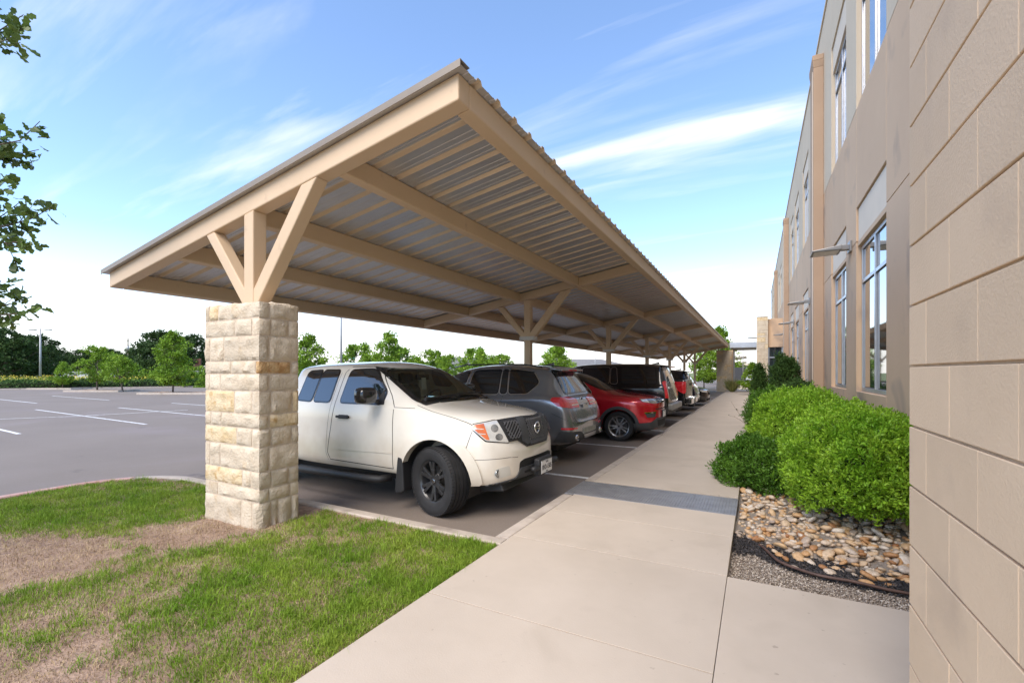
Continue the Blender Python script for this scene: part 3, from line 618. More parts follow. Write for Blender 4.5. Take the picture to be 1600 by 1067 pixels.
# ---------------------------------------------------------------- vegetation helpers
def leaf_quads(P, Nrm, size, asp, rg, bend=0.25):
    """rhombic leaves at P, lying roughly along direction Nrm."""
    n = len(P); q = rg.normal(size=(n, 3)); u = Nrm + 0.001 * q; u = u / np.linalg.norm(u, axis=1)[:, None]
    v = np.cross(u, q); v /= np.linalg.norm(v, axis=1)[:, None]; w_ = np.cross(u, v)
    s_ = (size * (0.6 + 0.8 * rg.rand(n)))[:, None]
    V = np.stack([P, P + u * s_ * .5 + v * s_ * asp * .5 + w_ * s_ * bend * .3, P + u * s_, P + u * s_ * .5 - v * s_ * asp * .5 + w_ * s_ * bend * .3], 1)
    return V.reshape(-1, 3), (np.arange(n)[:, None] * 4 + np.arange(4)[None])
def unit(n, rg):
    v = rg.normal(size=(n, 3)); return v / np.linalg.norm(v, axis=1)[:, None]
LEAF = dict(
    lime=M('lime_leaf', (0.19, 0.39, 0.021), 0.45, col2=(0.36, 0.56, 0.048), vs=3, island=0.35, trans=0.33, spec=0.35),
    dark=M('dark_leaf', (0.06, 0.15, 0.014), 0.45, col2=(0.12, 0.25, 0.025), vs=4, island=0.30, trans=0.2, spec=0.35),
    oak=M('oak_leaf', (0.055, 0.115, 0.022), 0.45, col2=(0.13, 0.19, 0.04), vs=2, island=0.35, trans=0.25, spec=0.35),
    lot=M('lot_tree_leaf', (0.12, 0.23, 0.016), 0.5, col2=(0.26, 0.40, 0.04), vs=0.8, island=0.35, trans=0.25, spec=0.25),
    wood=M('far_wood_leaf', (0.030, 0.062, 0.016), 0.6, col2=(0.060, 0.105, 0.028), vs=0.25, island=0.35, trans=0.15, spec=0.2),
    hedge=M('hedge_leaf', (0.050, 0.105, 0.026), 0.6, col2=(0.085, 0.155, 0.035), vs=0.8, island=0.35, trans=0.15, spec=0.2),
    juni=M('juniper_leaf', (0.035, 0.080, 0.018), 0.6, col2=(0.07, 0.13, 0.028), vs=4, island=0.3, trans=0.1, spec=0.2),
    straw=M('ornamental_grass', (0.20, 0.24, 0.06), 0.6, col2=(0.36, 0.33, 0.12), vs=6, island=0.3, trans=0.2),
    meadow=M('meadow_blade', (0.15, 0.23, 0.03), 0.6, col2=(0.30, 0.34, 0.04), vs=0.3, island=0.35, trans=0.2),
    bloom=M('yellow_bloom', (0.55, 0.42, 0.03), 0.6, col2=(0.62, 0.50, 0.05), vs=1))
BARK = M('bark', (0.10, 0.075, 0.055), 0.9, col2=(0.17, 0.135, 0.105), vs=14, bump=0.6, bs=30)
TWIG = M('twig', (0.13, 0.085, 0.05), 0.8, var=0.2, vs=9)
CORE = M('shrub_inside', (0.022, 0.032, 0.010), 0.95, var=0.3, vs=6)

def shrub(name, label, cat, c, r, nspr, leaf, mat, seed, per=9, lump=0.12, up=0.55, droop=False, flat=False, group=None, stems=True):
    """dense shrub: leafy sprigs on an uneven ellipsoid shell and inside it, over woody stems."""
    rg = np.random.RandomState(seed); t = thing(name, label, cat, (c[0], c[1], 0), 0, group)
    d = unit(nspr, rg); d[:, 2] = np.where(d[:, 2] < -0.55, -d[:, 2], d[:, 2])
    f = np.array([noise.noise(Vector(x) * 2.3 + Vector((seed, 0, 0))) + 0.5 * noise.noise(Vector(x) * 5.5 + Vector((0, seed, 0))) + 0.3 * noise.noise(Vector(x) * 11 + Vector((0, seed, 4))) for x in d])
    k = 1 + lump * f; k *= np.where(rg.rand(nspr) < 0.3, 0.72 + 0.26 * rg.rand(nspr), 0.94 + 0.08 * rg.rand(nspr) + 0.13 * (rg.rand(nspr) ** 7))
    # boxier than an ellipsoid
    dd = d / (np.abs(d) ** 3.0).sum(1)[:, None] ** (1 / 3.0) if flat else d / (np.abs(d) ** 2.15).sum(1)[:, None] ** (1 / 2.15)
    P = dd * k[:, None] * np.array(r) + np.array([0, 0, c[2]]); keep = P[:, 2] > 0.06; P, d = P[keep], d[keep]; n = len(P)
    ax = d * (1 - up) + np.array([0, 0, 1]) * up + 0.45 * rg.normal(size=(n, 3)); ax /= np.linalg.norm(ax, axis=1)[:, None]
    LP, LN = [], []
    for j in range(per):
        q = unit(n, rg); side = np.cross(ax, q); side /= np.linalg.norm(side, axis=1)[:, None]; tt = (j / (per - 1))
        LP.append(P + ax * (leaf * (2.2 * tt - 1.4))[..., None] if np.ndim(leaf) else P + ax * leaf * (2.2 * tt - 1.4)); LN.append(ax * (0.35 + 0.75 * tt) + side * (1.0 - 0.45 * tt))
    V, Q = leaf_quads(np.concatenate(LP), np.concatenate(LN), leaf, 0.42, rg)
    obj('foliage', np_mesh('foliage', V, Q, mat), None, t)
    m = MB(); ns = 14 if stems else 5
    for j in range(ns):
        dv = unit(1, rg)[0]; dv[2] = abs(dv[2]) * 0.8 + 0.25; e = Vector((dv[0] * r[0] * .85, dv[1] * r[1] * .85, min(c[2] + r[2] * .8, c[2] * .4 + dv[2] * r[2] * 1.2)))
        m.tube([(e.x * .08, e.y * .08, 0.02), (e.x * .4, e.y * .4, e.z * .45), (e.x, e.y, e.z)], [0.018, 0.011, 0.004], 6)
    obj('stem', m, TWIG, t, smooth=True)
    # dense dead-leaf interior that keeps light from leaking straight through
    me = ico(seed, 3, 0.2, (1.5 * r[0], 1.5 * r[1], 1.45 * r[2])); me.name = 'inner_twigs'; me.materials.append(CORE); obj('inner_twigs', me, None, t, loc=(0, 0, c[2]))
    return t
shrub('shrub', 'large bright lime green shrub on the river stones beside the block wall', 'shrub', (0.95, 6.15, 0.59), (0.66, 1.08, 0.58), 10500, 0.034, LEAF['lime'], 2, lump=0.19)
shrub('shrub', 'bright lime green shrub behind the largest one, below the second ground floor window', 'shrub', (0.74, 9.3, 0.63), (0.76, 1.2, 0.61), 9000, 0.036, LEAF['lime'], 5, lump=0.19)
shrub('shrub', 'low dark green shrub spilling over the sidewalk edge behind the river stones', 'shrub', (0.02, 7.2, 0.26), (0.50, 0.70, 0.40), 4200, 0.036, LEAF['dark'], 9, lump=0.22)
shrub('shrub', 'dark green rounded shrub along the sidewalk behind the lime shrubs', 'shrub', (0.36, 12.6, 0.55), (0.56, 1.25, 0.62), 4200, 0.042, LEAF['dark'], 14, lump=0.25)
shrub('shrub', 'dark green spreading shrub against the office wall before the first pilaster', 'shrub', (0.95, 14.0, 0.60), (0.55, 1.6, 0.72), 4200, 0.045, LEAF['juni'], 15, lump=0.25)
shrub('juniper', 'upright dark juniper in front of the entrance porch window', 'juniper', (0.85, 18.0, 1.0), (0.42, 0.55, 1.05), 2600, 0.06, LEAF['juni'], 21, lump=0.35, up=0.8)
shrub('juniper', 'narrow pointed juniper left of the taller juniper near the stone porch pier', 'juniper', (0.12, 19.0, 0.75), (0.26, 0.3, 1.05), 1500, 0.06, LEAF['juni'], 23, lump=0.3, up=0.85)
# bare twiggy stems poking out toward the sidewalk
tw = thing('bare_shrub', 'thin bare twiggy shrub leaning over the sidewalk beside the dark shrub', 'shrub', (-0.05, 13.6, 0))
m = MB(); rg = np.random.RandomState(4); LPt, LNt = [], []
for i in range(12):
    a = rg.uniform(0, 6.28); l = rg.uniform(0.5, 0.95); d = Vector((math.cos(a) * 0.45 - 0.2, math.sin(a) * 0.4 - .1, 1)).normalized(); p = [Vector((0.02 * math.cos(a), 0.02 * math.sin(a), 0.04))]
    for j in range(5): d = (d + Vector(rg.normal(0, 0.18, 3))).normalized(); p.append(p[-1] + d * l / 5)
    m.tube(p, [0.007, 0.006, 0.005, 0.004, 0.003, 0.002], 5)
    for q in p[2:]: LPt.append(tuple(q)); LNt.append(tuple(rg.normal(size=3)))
obj('twig', m, TWIG, tw); V, Q = leaf_quads(np.array(LPt), np.array(LNt), 0.05, 0.5, rg); obj('leaf', np_mesh('leaf', V, Q, LEAF['juni']), None, tw)['kind'] = 'stuff'
def tuft(label, c, h, n, seed):
    t = thing('ornamental_grass', label, 'grass clump', (c[0], c[1], 0)); rg = np.random.RandomState(seed)
    a = rg.rand(n) * 6.283; b = rg.rand(n) * 0.12; P = np.stack([np.cos(a) * b, np.sin(a) * b, np.full(n, c[2])], 1)
    D = np.stack([np.cos(a) * (0.1 + rg.rand(n) * .6), np.sin(a) * (0.1 + rg.rand(n) * .6), np.ones(n)], 1)
    V, Q = leaf_quads(P, D, h, 0.035, rg, 0.6); obj('blade', np_mesh('blade', V, Q, LEAF['straw']), None, t)['kind'] = 'stuff'
tuft('tan ornamental grass clump at the foot of the far stone pylon', (-1.6, 38.6, 0.1), 0.85, 500, 3)

# ---------------------------------------------------------------- trees
def at(px_, d):
    u = (px_ - 800) / 711; return (d * (u * math.cos(YAW) - math.sin(YAW)), d * (u * math.sin(YAW) + math.cos(YAW)))
def tree_meshes(seed, h, cr, trunk_h, nclump, nleaf, leaf, mat, tr=0.06, cone=False, lean=0.0):
    rg = np.random.RandomState(seed); m = MB(); top = Vector((lean, 0, h * 0.72))
    m.tube([(0, 0, -0.05), (lean * .2, 0.02, trunk_h * .5), (lean * .5, 0, trunk_h), (top.x, top.y, top.z)], [tr * 1.25, tr, tr * .8, tr * .2], 8)
    P, Nn = [], []
    for i in range(nclump):
        zf = rg.rand() ** (1.25 if cone else 0.9); z = trunk_h * 0.75 + (h - trunk_h * 0.75) * zf
        prof = (1 - zf) ** 0.7 * (0.35 + 0.65 * min(1, zf * 5)) if cone else math.sin(math.pi * (0.14 + 0.80 * zf)) ** 0.7
        a = rg.rand() * 6.283; rr = cr * prof * (0.30 + 0.80 * rg.rand() ** .6) * (1 + 0.75 * noise.noise(Vector((math.cos(a) * 1.5, math.sin(a) * 1.5, z * 1.1 + seed))))
        c_ = np.array([lean * (z / h) + math.cos(a) * rr, math.sin(a) * rr, z])
        if i % 3 == 0: m.tube([(lean * .6, 0, max(trunk_h * .8, z - rr * .8)), (c_[0] * .6, c_[1] * .6, z - rr * .3), tuple(c_)], [tr * .35, tr * .2, tr * .06], 5)
        s_ = cr * (0.08 + 0.20 * rg.rand() ** 1.6); dv = unit(nleaf, rg); P.append(c_ + dv * s_ * (rg.rand(nleaf) ** .5)[:, None] * np.array([1, 1, .75])); Nn.append(dv + np.array([0, 0, -0.1]) + 0.5 * rg.normal(size=(nleaf, 3)))
    V, Q = leaf_quads(np.concatenate(P), np.concatenate(Nn), leaf, 0.55, rg)
    cm = np_mesh('crown', V, Q, mat); tm = bpy.data.meshes.new('trunk'); tm.from_pydata(m.v, [], m.f); tm.update(); fix_normals(tm); tm.materials.append(BARK); tm.polygons.foreach_set('use_smooth', [True] * len(tm.polygons))
    return tm, cm
def plant_tree(name, label, cat, loc, ms, sc_=1.0, rz=0.0, group=None):
    t = thing(name, label, cat, loc, rz, group); t.scale = (sc_,) * 3; obj('trunk', ms[0], None, t); obj('crown', ms[1], None, t); return t
lotT = [tree_meshes(31, 4.0, 1.35, 1.2, 90, 60, 0.16, LEAF['lot']), tree_meshes(32, 3.6, 1.3, 1.1, 80, 60, 0.16, LEAF['lot'], cone=True), tree_meshes(33, 3.2, 1.2, 1.2, 60, 60, 0.16, LEAF['lot'], lean=0.45), tree_meshes(34, 5.0, 1.9, 1.3, 110, 60, 0.18, LEAF['lot'], cone=True)]
WG = 'trees planted in the parking lot'
for px_, d, k, s_, lb in ((98, 44, 1, 0.72, 'smallest light green lot tree by the hedge, right of the grey light pole'), (152, 39, 0, 0.93, 'small rounded lot tree with straight trunk, left of the leaning one'), (192, 38, 2, 0.92, 'small lot tree with leaning trunk on the far kerbed island'),
                          (270, 34.5, 3, 0.92, 'tallest lot tree on the kerbed island just left of the stone column'), (484, 22, 3, 0.66, 'sparse lot tree right behind the stone column and pickup cab'), (607, 30, 3, 0.82, 'pointed lot tree above the pickup roof'),
                          (655, 33, 1, 0.72, 'light green lot tree above the pickup windshield'), (700, 36, 0, 0.72, 'small lot tree above the pickup hood'), (752, 30, 1, 0.84, 'light green lot tree left of the second carport post'),
                          (786, 33, 0, 0.70, 'small lot tree touching the left side of the second carport post'), (872, 31, 3, 0.68, 'light green lot tree right of the second carport post'), (580, 36, 0, 0.74, 'bushy lot tree left of the pointed one above the pickup roof')):
    plant_tree('lot_tree', lb, 'tree', (*at(px_, d), 0.0), lotT[k], s_, px_ * 1.3, WG)
wood = [tree_meshes(41, 10, 4.6, 2.0, 120, 70, 0.42, LEAF['wood'], 0.2), tree_meshes(42, 9, 4.0, 1.6, 110, 70, 0.42, LEAF['wood'], 0.2), tree_meshes(43, 8, 3.4, 1.5, 100, 70, 0.40, LEAF['wood'], 0.18)]
i = 0
spots = [(-20, 85, 1.0), (8, 80, 0.98), (28, 84, 0.95), (52, 88, 0.86), (74, 95, 0.78), (238, 66, 0.74), (256, 62, 0.70), (300, 64, 0.74), (322, 72, 0.60)]
spots += [(86 + 13.5 * k, 150 + 9 * (k % 3), 0.86 + 0.13 * ((k * 7) % 5) / 5) for k in range(11)]
names = ['leftmost dark oak of the woods at the picture edge', 'second dark oak of the woods from the left edge', 'third dark oak of the woods from the left edge', 'dark oak just left of the grey light pole', 'lower dark oak just right of the grey light pole',
         'dark tree left of the tallest lot tree', 'dark tree directly behind the tallest lot tree', 'loose dark tree right of the tallest lot tree', 'dark tree beside the stone column edge in the distance']
for k, (px_, d, s_) in enumerate(spots):
    lb = names[k] if k < len(names) else 'dark skyline tree far beyond the hedge, %s of eleven from the left' % ['first', 'second', 'third', 'fourth', 'fifth', 'sixth', 'seventh', 'eighth', 'ninth', 'tenth', 'last'][k - len(names)]
    plant_tree('oak_tree', lb, 'tree', (*at(px_, d), -0.04), wood[k % 3], s_, k * 1.7, 'trees of the far woods' if k >= len(names) else 'dark trees beyond the hedge')
plant_tree('oak_tree', 'dark leafy tree rising behind the far end of the carport roof', 'tree', (*at(1124, 47), 0), lotT[3], 1.22, 2.2)
plant_tree('lot_tree', 'green tree under the far carport end beside the stone pylon', 'tree', (*at(1100, 43), 0), lotT[3], 0.85, 0.7)
plant_tree('lot_tree', 'small light green tree at the end of the sidewalk before the pale wall', 'tree', (*at(1174, 30), 0), lotT[1], 0.62, 0.3)
for k, (px_, d, s_) in enumerate([(205, 52, .62), (222, 54, .55), (243, 50, .62), (262, 53, .6), (285, 50, .62), (303, 52, .6), (178, 53, .6), (318, 49, .5)]):
    lb = ['leafy bush behind the hedge, right of the leaning lot tree', 'leafy bush below the small tan building', 'leafy bush behind the hedge left of the tallest lot tree trunk', 'leafy bush directly behind the tallest lot tree trunk', 'leafy bush right of the tallest lot tree trunk',
          'leafy bush left of the brown sign', 'leafy bush behind the hedge left of the leaning lot tree', 'low leafy bush under the brown sign'][k]
    plant_tree('bush', lb, 'bush', (*at(px_, d), -0.9), lotT[k % 3], s_ * 1.35, k, 'bushes behind the hedge')

bl = ['bright bush line above the pickup cab window', 'bright bush above the middle of the pickup roof', 'bright bush right of the pointed lot tree', 'bright bush above the pickup windshield top', 'bright bush over the front of the pickup roof', 'bright bush left of the pale far building', 'bright bush between the pale building and the carport post', 'bright bush right behind the second carport post', 'bright bush above the grey SUV roof', 'bright bush by the stone column right edge']
for k, (px_, s_) in enumerate([(560, 1.0), (588, .92), (625, .98), (648, .9), (676, .95), (694, .8), (742, .95), (770, .9), (868, 1.0), (478, .85)]):
    plant_tree('bush', bl[k], 'bush', (*at(px_, 43 + (k * 5) % 7), -1.1), lotT[k % 2], s_ * 1.3, k * 2.1, 'bushes beyond the lot above the cars')
# hedge along the far side of the lot
hd = thing('hedge', 'long low clipped dark green hedge along the far edge of the lot', 'hedge', (HA.x, HA.y, 0)); rg = np.random.RandomState(8); n = 26000
t_ = rg.uniform(-28, 62, n); a_ = rg.uniform(0, 1, n); ang = a_ * math.pi; prof = np.stack([np.cos(ang) * 0.75, np.sin(ang) ** .5 * 0.80], 1) * (0.80 + 0.22 * rg.rand(n))[:, None]
nn_ = np.array([-HD.y, HD.x]); P = np.stack([HD.x * t_ - nn_[0] * prof[:, 0] + 0 * t_, HD.y * t_ - nn_[1] * prof[:, 0], prof[:, 1] * (1 + .12 * np.sin(t_ * 1.3) + .06 * np.sin(t_ * 4.7))], 1)
P[:, :2] += nn_ * 0.9 * (1 if (nn_ @ np.array([HA.x, HA.y])) > 0 else -1)
V, Q = leaf_quads(P, unit(n, rg) + np.array([0, 0, .4]), 0.16, 0.6, rg); obj('foliage', np_mesh('foliage', V, Q, LEAF['hedge']), None, hd)
outw = nn_ * (1 if (nn_ @ np.array([HA.x, HA.y])) > 0 else -1)
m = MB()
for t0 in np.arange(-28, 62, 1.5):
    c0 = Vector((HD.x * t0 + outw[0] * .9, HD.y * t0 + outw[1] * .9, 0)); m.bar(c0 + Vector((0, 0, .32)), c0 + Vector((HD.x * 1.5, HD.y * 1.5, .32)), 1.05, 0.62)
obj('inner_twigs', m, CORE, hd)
m = MB()
for t0 in np.arange(-28, 62, 6):
    c0 = Vector((HA.x + HD.x * t0, HA.y + HD.y * t0, 0.06)); m.bar(c0, c0 + Vector((HD.x * 5.98, HD.y * 5.98, 0)), 0.16, 0.13)
o = obj('far_kerb', m, KERB); o['kind'] = 'structure'
n = 30000; t_ = rg.uniform(-40, 75, n); e_ = 2.2 + 16 * rg.rand(n) ** 1.3
P = np.stack([HA.x + HD.x * t_ + outw[0] * e_, HA.y + HD.y * t_ + outw[1] * e_, np.full(n, -0.05)], 1); D = np.stack([.4 * rg.normal(size=n), .4 * rg.normal(size=n), np.ones(n)], 1)
V, Q = leaf_quads(P, D, 0.95, 0.13, rg, .4); tag(obj('tall_meadow_grass', np_mesh('tall_meadow_grass', V, Q, LEAF['meadow']), None), 'tall yellow green meadow grass behind the hedge', 'meadow', kind='stuff')
n = 5000; t_ = rg.uniform(-40, 18, n); e_ = 2.2 + 14 * rg.rand(n); zz = .75 + .5 * rg.rand(n)
P = np.stack([HA.x + HD.x * t_ + outw[0] * e_, HA.y + HD.y * t_ + outw[1] * e_, zz], 1); V, Q = leaf_quads(P, unit(n, rg), 0.13, 0.8, rg); tag(obj('wildflowers', np_mesh('wildflowers', V, Q, LEAF['bloom']), None), 'yellow wildflowers among the tall meadow grass at left', 'flowers', kind='stuff')

# kerbed islands under the lot trees
DIRT = M('island_mulch', (0.22, 0.12, 0.075), 0.95, col2=(0.32, 0.19, 0.12), vs=3)
for (px0, px1, d) in ((60, 128, 44), (118, 202, 38.6), (232, 345, 34.2)):
    a = Vector(at(px0, d)); b = Vector(at(px1, d)); ax = (b - a); L_ = ax.length; ax.normalize(); nv = Vector((-ax.y, ax.x)); isl = struct('traffic_island', (*(a + b) / 2, 0))
    def ring(off, z): 
        pts_ = []
        for (s1, s2) in ((-1, -1), (1, -1), (1, 1), (-1, 1)):
            q = ax * (s1 * (L_ / 2 - off)) + nv * (s2 * (1.1 - off)); pts_.append((q.x, q.y, z))
        return pts_
    obj('kerb_ring', MB().add(ring(0, -.03) + ring(0, .14) + ring(.16, .14) + ring(.16, .05), [(i, (i + 1) % 4, (i + 1) % 4 + 4, i + 4) for i in range(4)] + [(i + 4, (i + 1) % 4 + 4, (i + 1) % 4 + 8, i + 8) for i in range(4)] + [(i + 8, (i + 1) % 4 + 8, (i + 1) % 4 + 12, i + 12) for i in range(4)]), KERB, isl)
    obj('mulch_bed', MB().add(ring(.15, .11), [(0, 1, 2, 3)]), DIRT, isl)

# foreground oak whose branches hang into the picture from the left
ok = thing('oak_tree', 'near oak whose leafy branches hang in from the upper left edge', 'tree', (-6.95, -0.2, 0.08)); rg = np.random.RandomState(12)
m = MB(); m.tube([(0, 0, -0.05), (0.02, 0.02, 1.2), (0.05, 0.08, 2.4), (0.1, 0.15, 4.2), (0.1, 0.2, 6)], [0.15, 0.12, 0.1, 0.07, 0.03], 10)
def inpic(x, y, d): q = at(x, d); return Vector((q[0] + 6.95, q[1] + 0.2, 1.6 + (582 - y) * d / 711 - 0.08))
twigs = [((36, 30), (-60, 62), 4.4, 1.0), ((30, 66), (-60, 70), 4.3, 1.0), ((62, 196), (-70, 262), 4.4, 1.2), ((60, 236), (-50, 250), 4.6, 1.2), ((20, 222), (-60, 250), 4.5, 1), ((84, 330), (-60, 372), 4.5, 1.5), ((48, 352), (-60, 376), 4.7, 1.5), ((50, 378), (-60, 380), 4.4, 1.3), ((30, 320), (-60, 366), 4.6, 1.3), ((62, 480), (-60, 505), 4.5, 1.1), ((34, 470), (-60, 500), 4.7, 1.2), ((8, 440), (-60, 470), 4.5, 1), ((10, 290), (-60, 330), 4.4, 1.2)]
LV, LF = [], []
def oak_leaf(p, d, s_, rg):
    d = d.normalized(); q = Vector(rg.normal(size=3)); v = d.cross(q).normalized(); w_ = d.cross(v)
    sh = [(0, 0.02), (.18, .14), (.34, .10), (.52, .27), (.66, .19), (.85, .25), (1, .02), (.85, -.25), (.66, -.19), (.52, -.27), (.34, -.10), (.18, -.14)]
    k = len(LV)
    for a, b in sh: LV.append(p + d * a * s_ + v * b * s_ + w_ * (abs(b) * .35 - .18 * a * a) * s_)
    LF.extend([(k, k + 1, k + 11), (k + 1, k + 2, k + 10, k + 11), (k + 2, k + 3, k + 9, k + 10), (k + 3, k + 4, k + 8, k + 9), (k + 4, k + 5, k + 7, k + 8), (k + 5, k + 6, k + 7)])
for (tip, root, d, dens) in twigs:
    a = inpic(*root, d); b = inpic(*tip, d - .1); base = Vector((0.08, 0.12, max(2.0, a.z - 0.5)))
    p = [base, base.lerp(a, .5) + Vector((0, 0, .1)), a] + [a.lerp(b, t) + Vector(rg.normal(0, .02, 3)) for t in (.25, .5, .75, 1.0)]
    m.tube(p, [.028, .02, .012, .009, .007, .005, .003], 6); dr_ = (b - a).normalized(); Ls = (b - a).length
    for j in range(int(26 * dens)):
        t = rg.rand() ** .7; q = a.lerp(b, t) + Vector(rg.normal(0, .035, 3)); dd = (dr_ * 0.8 + Vector(rg.normal(0, .75, 3)) + Vector((0, 0, -.15))); oak_leaf(q, dd, rg.uniform(.07, .135), rg)
    for j in range(2):     # side sprays
        t = rg.uniform(.35, .8); q = a.lerp(b, t); sd_ = (dr_ + Vector(rg.normal(0, .8, 3))).normalized() * rg.uniform(.12, .24); m.tube([q, q + sd_], [.004, .002], 5)
        for _ in range(8): oak_leaf(q + sd_ * rg.uniform(.5, 1.05), sd_ * 3 + Vector(rg.normal(0, .5, 3)), rg.uniform(.07, .12), rg)
# foliage of the rest of the crown, outside the frame
for j in range(900):
    dv = unit(1, rg)[0]; q = Vector((dv[0] * 1.5 - 1.2, dv[1] * 1.5 - 1.5, 4.6 + dv[2] * 1.6)); oak_leaf(q, Vector(rg.normal(size=3)), .13, rg)
obj('branch', m, BARK, ok, smooth=True); mm = MB(); mm.v = [tuple(v) for v in LV]; mm.f = LF; mm.m = [0] * len(LF); obj('foliage', mm, LEAF['oak'], ok, recalc=False)

# ---------------------------------------------------------------- poles, signs, far buildings
POLE = M('pole_paint', (0.42, 0.42, 0.42), 0.5, metal=0.3, var=0.08); WOODP = M('wood_pole', (0.20, 0.16, 0.13), 0.9, var=0.2, vs=3)
def light_pole(label, px_, d, h, r=0.07, heads=2):
    p = at(px_, d); t = thing('light_pole', label, 'light pole', (p[0], p[1], 0), 0, 'light poles')
    obj('base', MB().lathe([(0, .28), (.55, .26), (.6, .2)], 14, 'z'), KERB, t, smooth=True); obj('pole', MB().tube([(0, 0, 0.3), (0, 0, h)], [r, r * .6], 10), POLE, t, smooth=True)
    dv = Vector((math.cos(YAW), math.sin(YAW), 0))
    for sgn in ((-1, 1) if heads == 2 else (1,)):
        a = Vector((0, 0, h - .1)); b = a + dv * sgn * .55; c_ = b + dv * sgn * .75
        obj('lamp_head', MB().bar(a, b, .06, .06).bar(b + Vector((0, 0, -.02)), c_ + Vector((0, 0, -.05)), .36, .12), POLE, t, bevel=.01)
light_pole('grey light pole with two lamp heads behind the hedge at left', 63, 55, 6.9, 0.12)
light_pole('tall pale light pole rising behind the pickup cab to the carport roof', 533, 38, 9.5, 0.10)
light_pole('small distant light pole just left of the tall pale pole', 528, 110, 6.6, 0.1)
light_pole('thin light pole standing behind the tree right of the stone column', 479, 75, 8.2, 0.1)
light_pole('distant light pole above the red car hood', 930, 70, 6.2, 0.09)
light_pole('slim light pole at the end of the sidewalk near the porch', 1161, 44, 5.1, 0.05, 1)
for px_, d, h, lb in ((200, 120, 10.6, 'wooden utility pole with crossarm right of the leaning lot tree'), (135, 170, 9.3, 'distant utility pole left of the rounded lot tree'), (155, 170, 9.6, 'distant utility pole above the rounded lot tree'), (190, 170, 9.0, 'distant utility pole just left of the wooden crossarm pole')):
    p = at(px_, d); t = thing('utility_pole', lb, 'utility pole', (p[0], p[1], 0), 0, 'utility poles'); obj('pole', MB().tube([(0, 0, -.1), (0, 0, h)], [.2, .13], 8), WOODP, t, smooth=True)
    dv = Vector((math.cos(YAW), math.sin(YAW), 0)); obj('crossarm', MB().bar(Vector((0, -.2, h - .6)) - dv * 1.2, Vector((0, -.2, h - .6)) + dv * 1.2, .14, .14).bar(Vector((0, -.2, h - 1.9)) - dv * 1.0, Vector((0, -.2, h - 1.9)) + dv * 1.0, .14, .14), WOODP, t)
    if d < 150: obj('transformer', MB().lathe([(h - 3.1, 0.02), (h - 3.1, .3), (h - 2.1, .3), (h - 2.0, .02)], 12, 'z', (.5, -.2, 0)), POLE, t, smooth=True)
BROWN = M('sign_brown', (0.16, 0.07, 0.05), 0.6); SGREEN = M('sign_green', (0.02, 0.10, 0.08), 0.5)
def face_cam(o): o.rotation_euler = (0, 0, YAW)
p = at(309, 62); t = thing('sign', 'brown sign board on a post beside the stone column in the distance', 'sign', (*p, 0)); face_cam(t)
obj('post', MB().box(-.08, .08, -.05, .05, 0, 3.4), POLE, t); obj('board', MB().box(-.55, .45, -.08, .08, 2.2, 3.5), BROWN, t, bevel=.01); obj('lower_board', MB().box(-.7, .6, -.1, .1, 1.75, 1.95), POLE, t)
p = at(544, 48); t = thing('sign', 'small dark green street sign right of the tall pale pole', 'sign', (*p, 0)); face_cam(t)
obj('post', MB().tube([(0, 0, 0), (0, 0, 3.5)], .04, 8), POLE, t); obj('board', MB().box(-.75, .75, -.06, -.03, 3.0, 3.45), SGREEN, t, bevel=.01)
ROOFG = M('grey_shingle', (0.20, 0.19, 0.18), 0.9, var=0.15, vs=2); WALLW = M('pale_wall', (0.62, 0.60, 0.56), 0.85, var=0.06, vs=0.5); WALLT = M('far_tan_wall', (0.50, 0.36, 0.26), 0.85, var=0.08, vs=0.5); WIND = M('far_window', (0.03, 0.04, 0.05), 0.1)
def house(label, px_, d, wd, dp, hw, hr, wall, roof, flat=False, nwin=4):
    p = at(px_, d); t = thing('house' if not flat else 'building', label, 'building', (*p, -.02)); face_cam(t)
    obj('wall', MB().box(-wd / 2, wd / 2, 0, dp, 0, hw), wall, t)
    if flat: obj('roof', MB().box(-wd / 2 - .5, wd / 2 + .5, -.5, dp + .5, hw, hw + hr), roof, t)
    else:
        e = .6; obj('roof', MB().add([(-wd / 2 - e, -e, hw), (wd / 2 + e, -e, hw), (wd / 2 + e, dp + e, hw), (-wd / 2 - e, dp + e, hw), (-wd / 2 + dp * .35, dp / 2, hw + hr), (wd / 2 - dp * .35, dp / 2, hw + hr)], [(0, 1, 5, 4), (1, 2, 5), (2, 3, 4, 5), (3, 0, 4), (0, 3, 2, 1)]), roof, t)
    for i in range(nwin):
        x = -wd / 2 + wd * (i + .5) / nwin; wi = obj('window', MB().box(x - .6, x + .6, -.06, 0.02, hw * .42, hw * .78), WALLW, t); obj('pane', MB().box(x - .5, x + .5, -.08, -.05, hw * .45, hw * .75), WIND, wi)
house('grey roofed pale building beyond the lot above the grey SUV', 722, 75, 12, 9, 3.0, 1.3, WALLW, ROOFG, nwin=5)
house('long grey roofed house above the black SUV roof', 925, 70, 11, 9, 2.6, 1.2, WALLT, ROOFG, nwin=4)
house('small tan building with flat grey roof among the far trees', 230, 105, 4.6, 6, 4.6, 1.0, WALLT, POLE, True, 2)
house('low pale building behind the meadow right of the light pole', 118, 120, 13, 8, 1.6, .3, WALLW, POLE, True, 3)
house('pale wall of the next building past the entrance porch', 1182, 62, 6.5, 5, 2.6, .25, WALLW, CREAMP, True, 2)

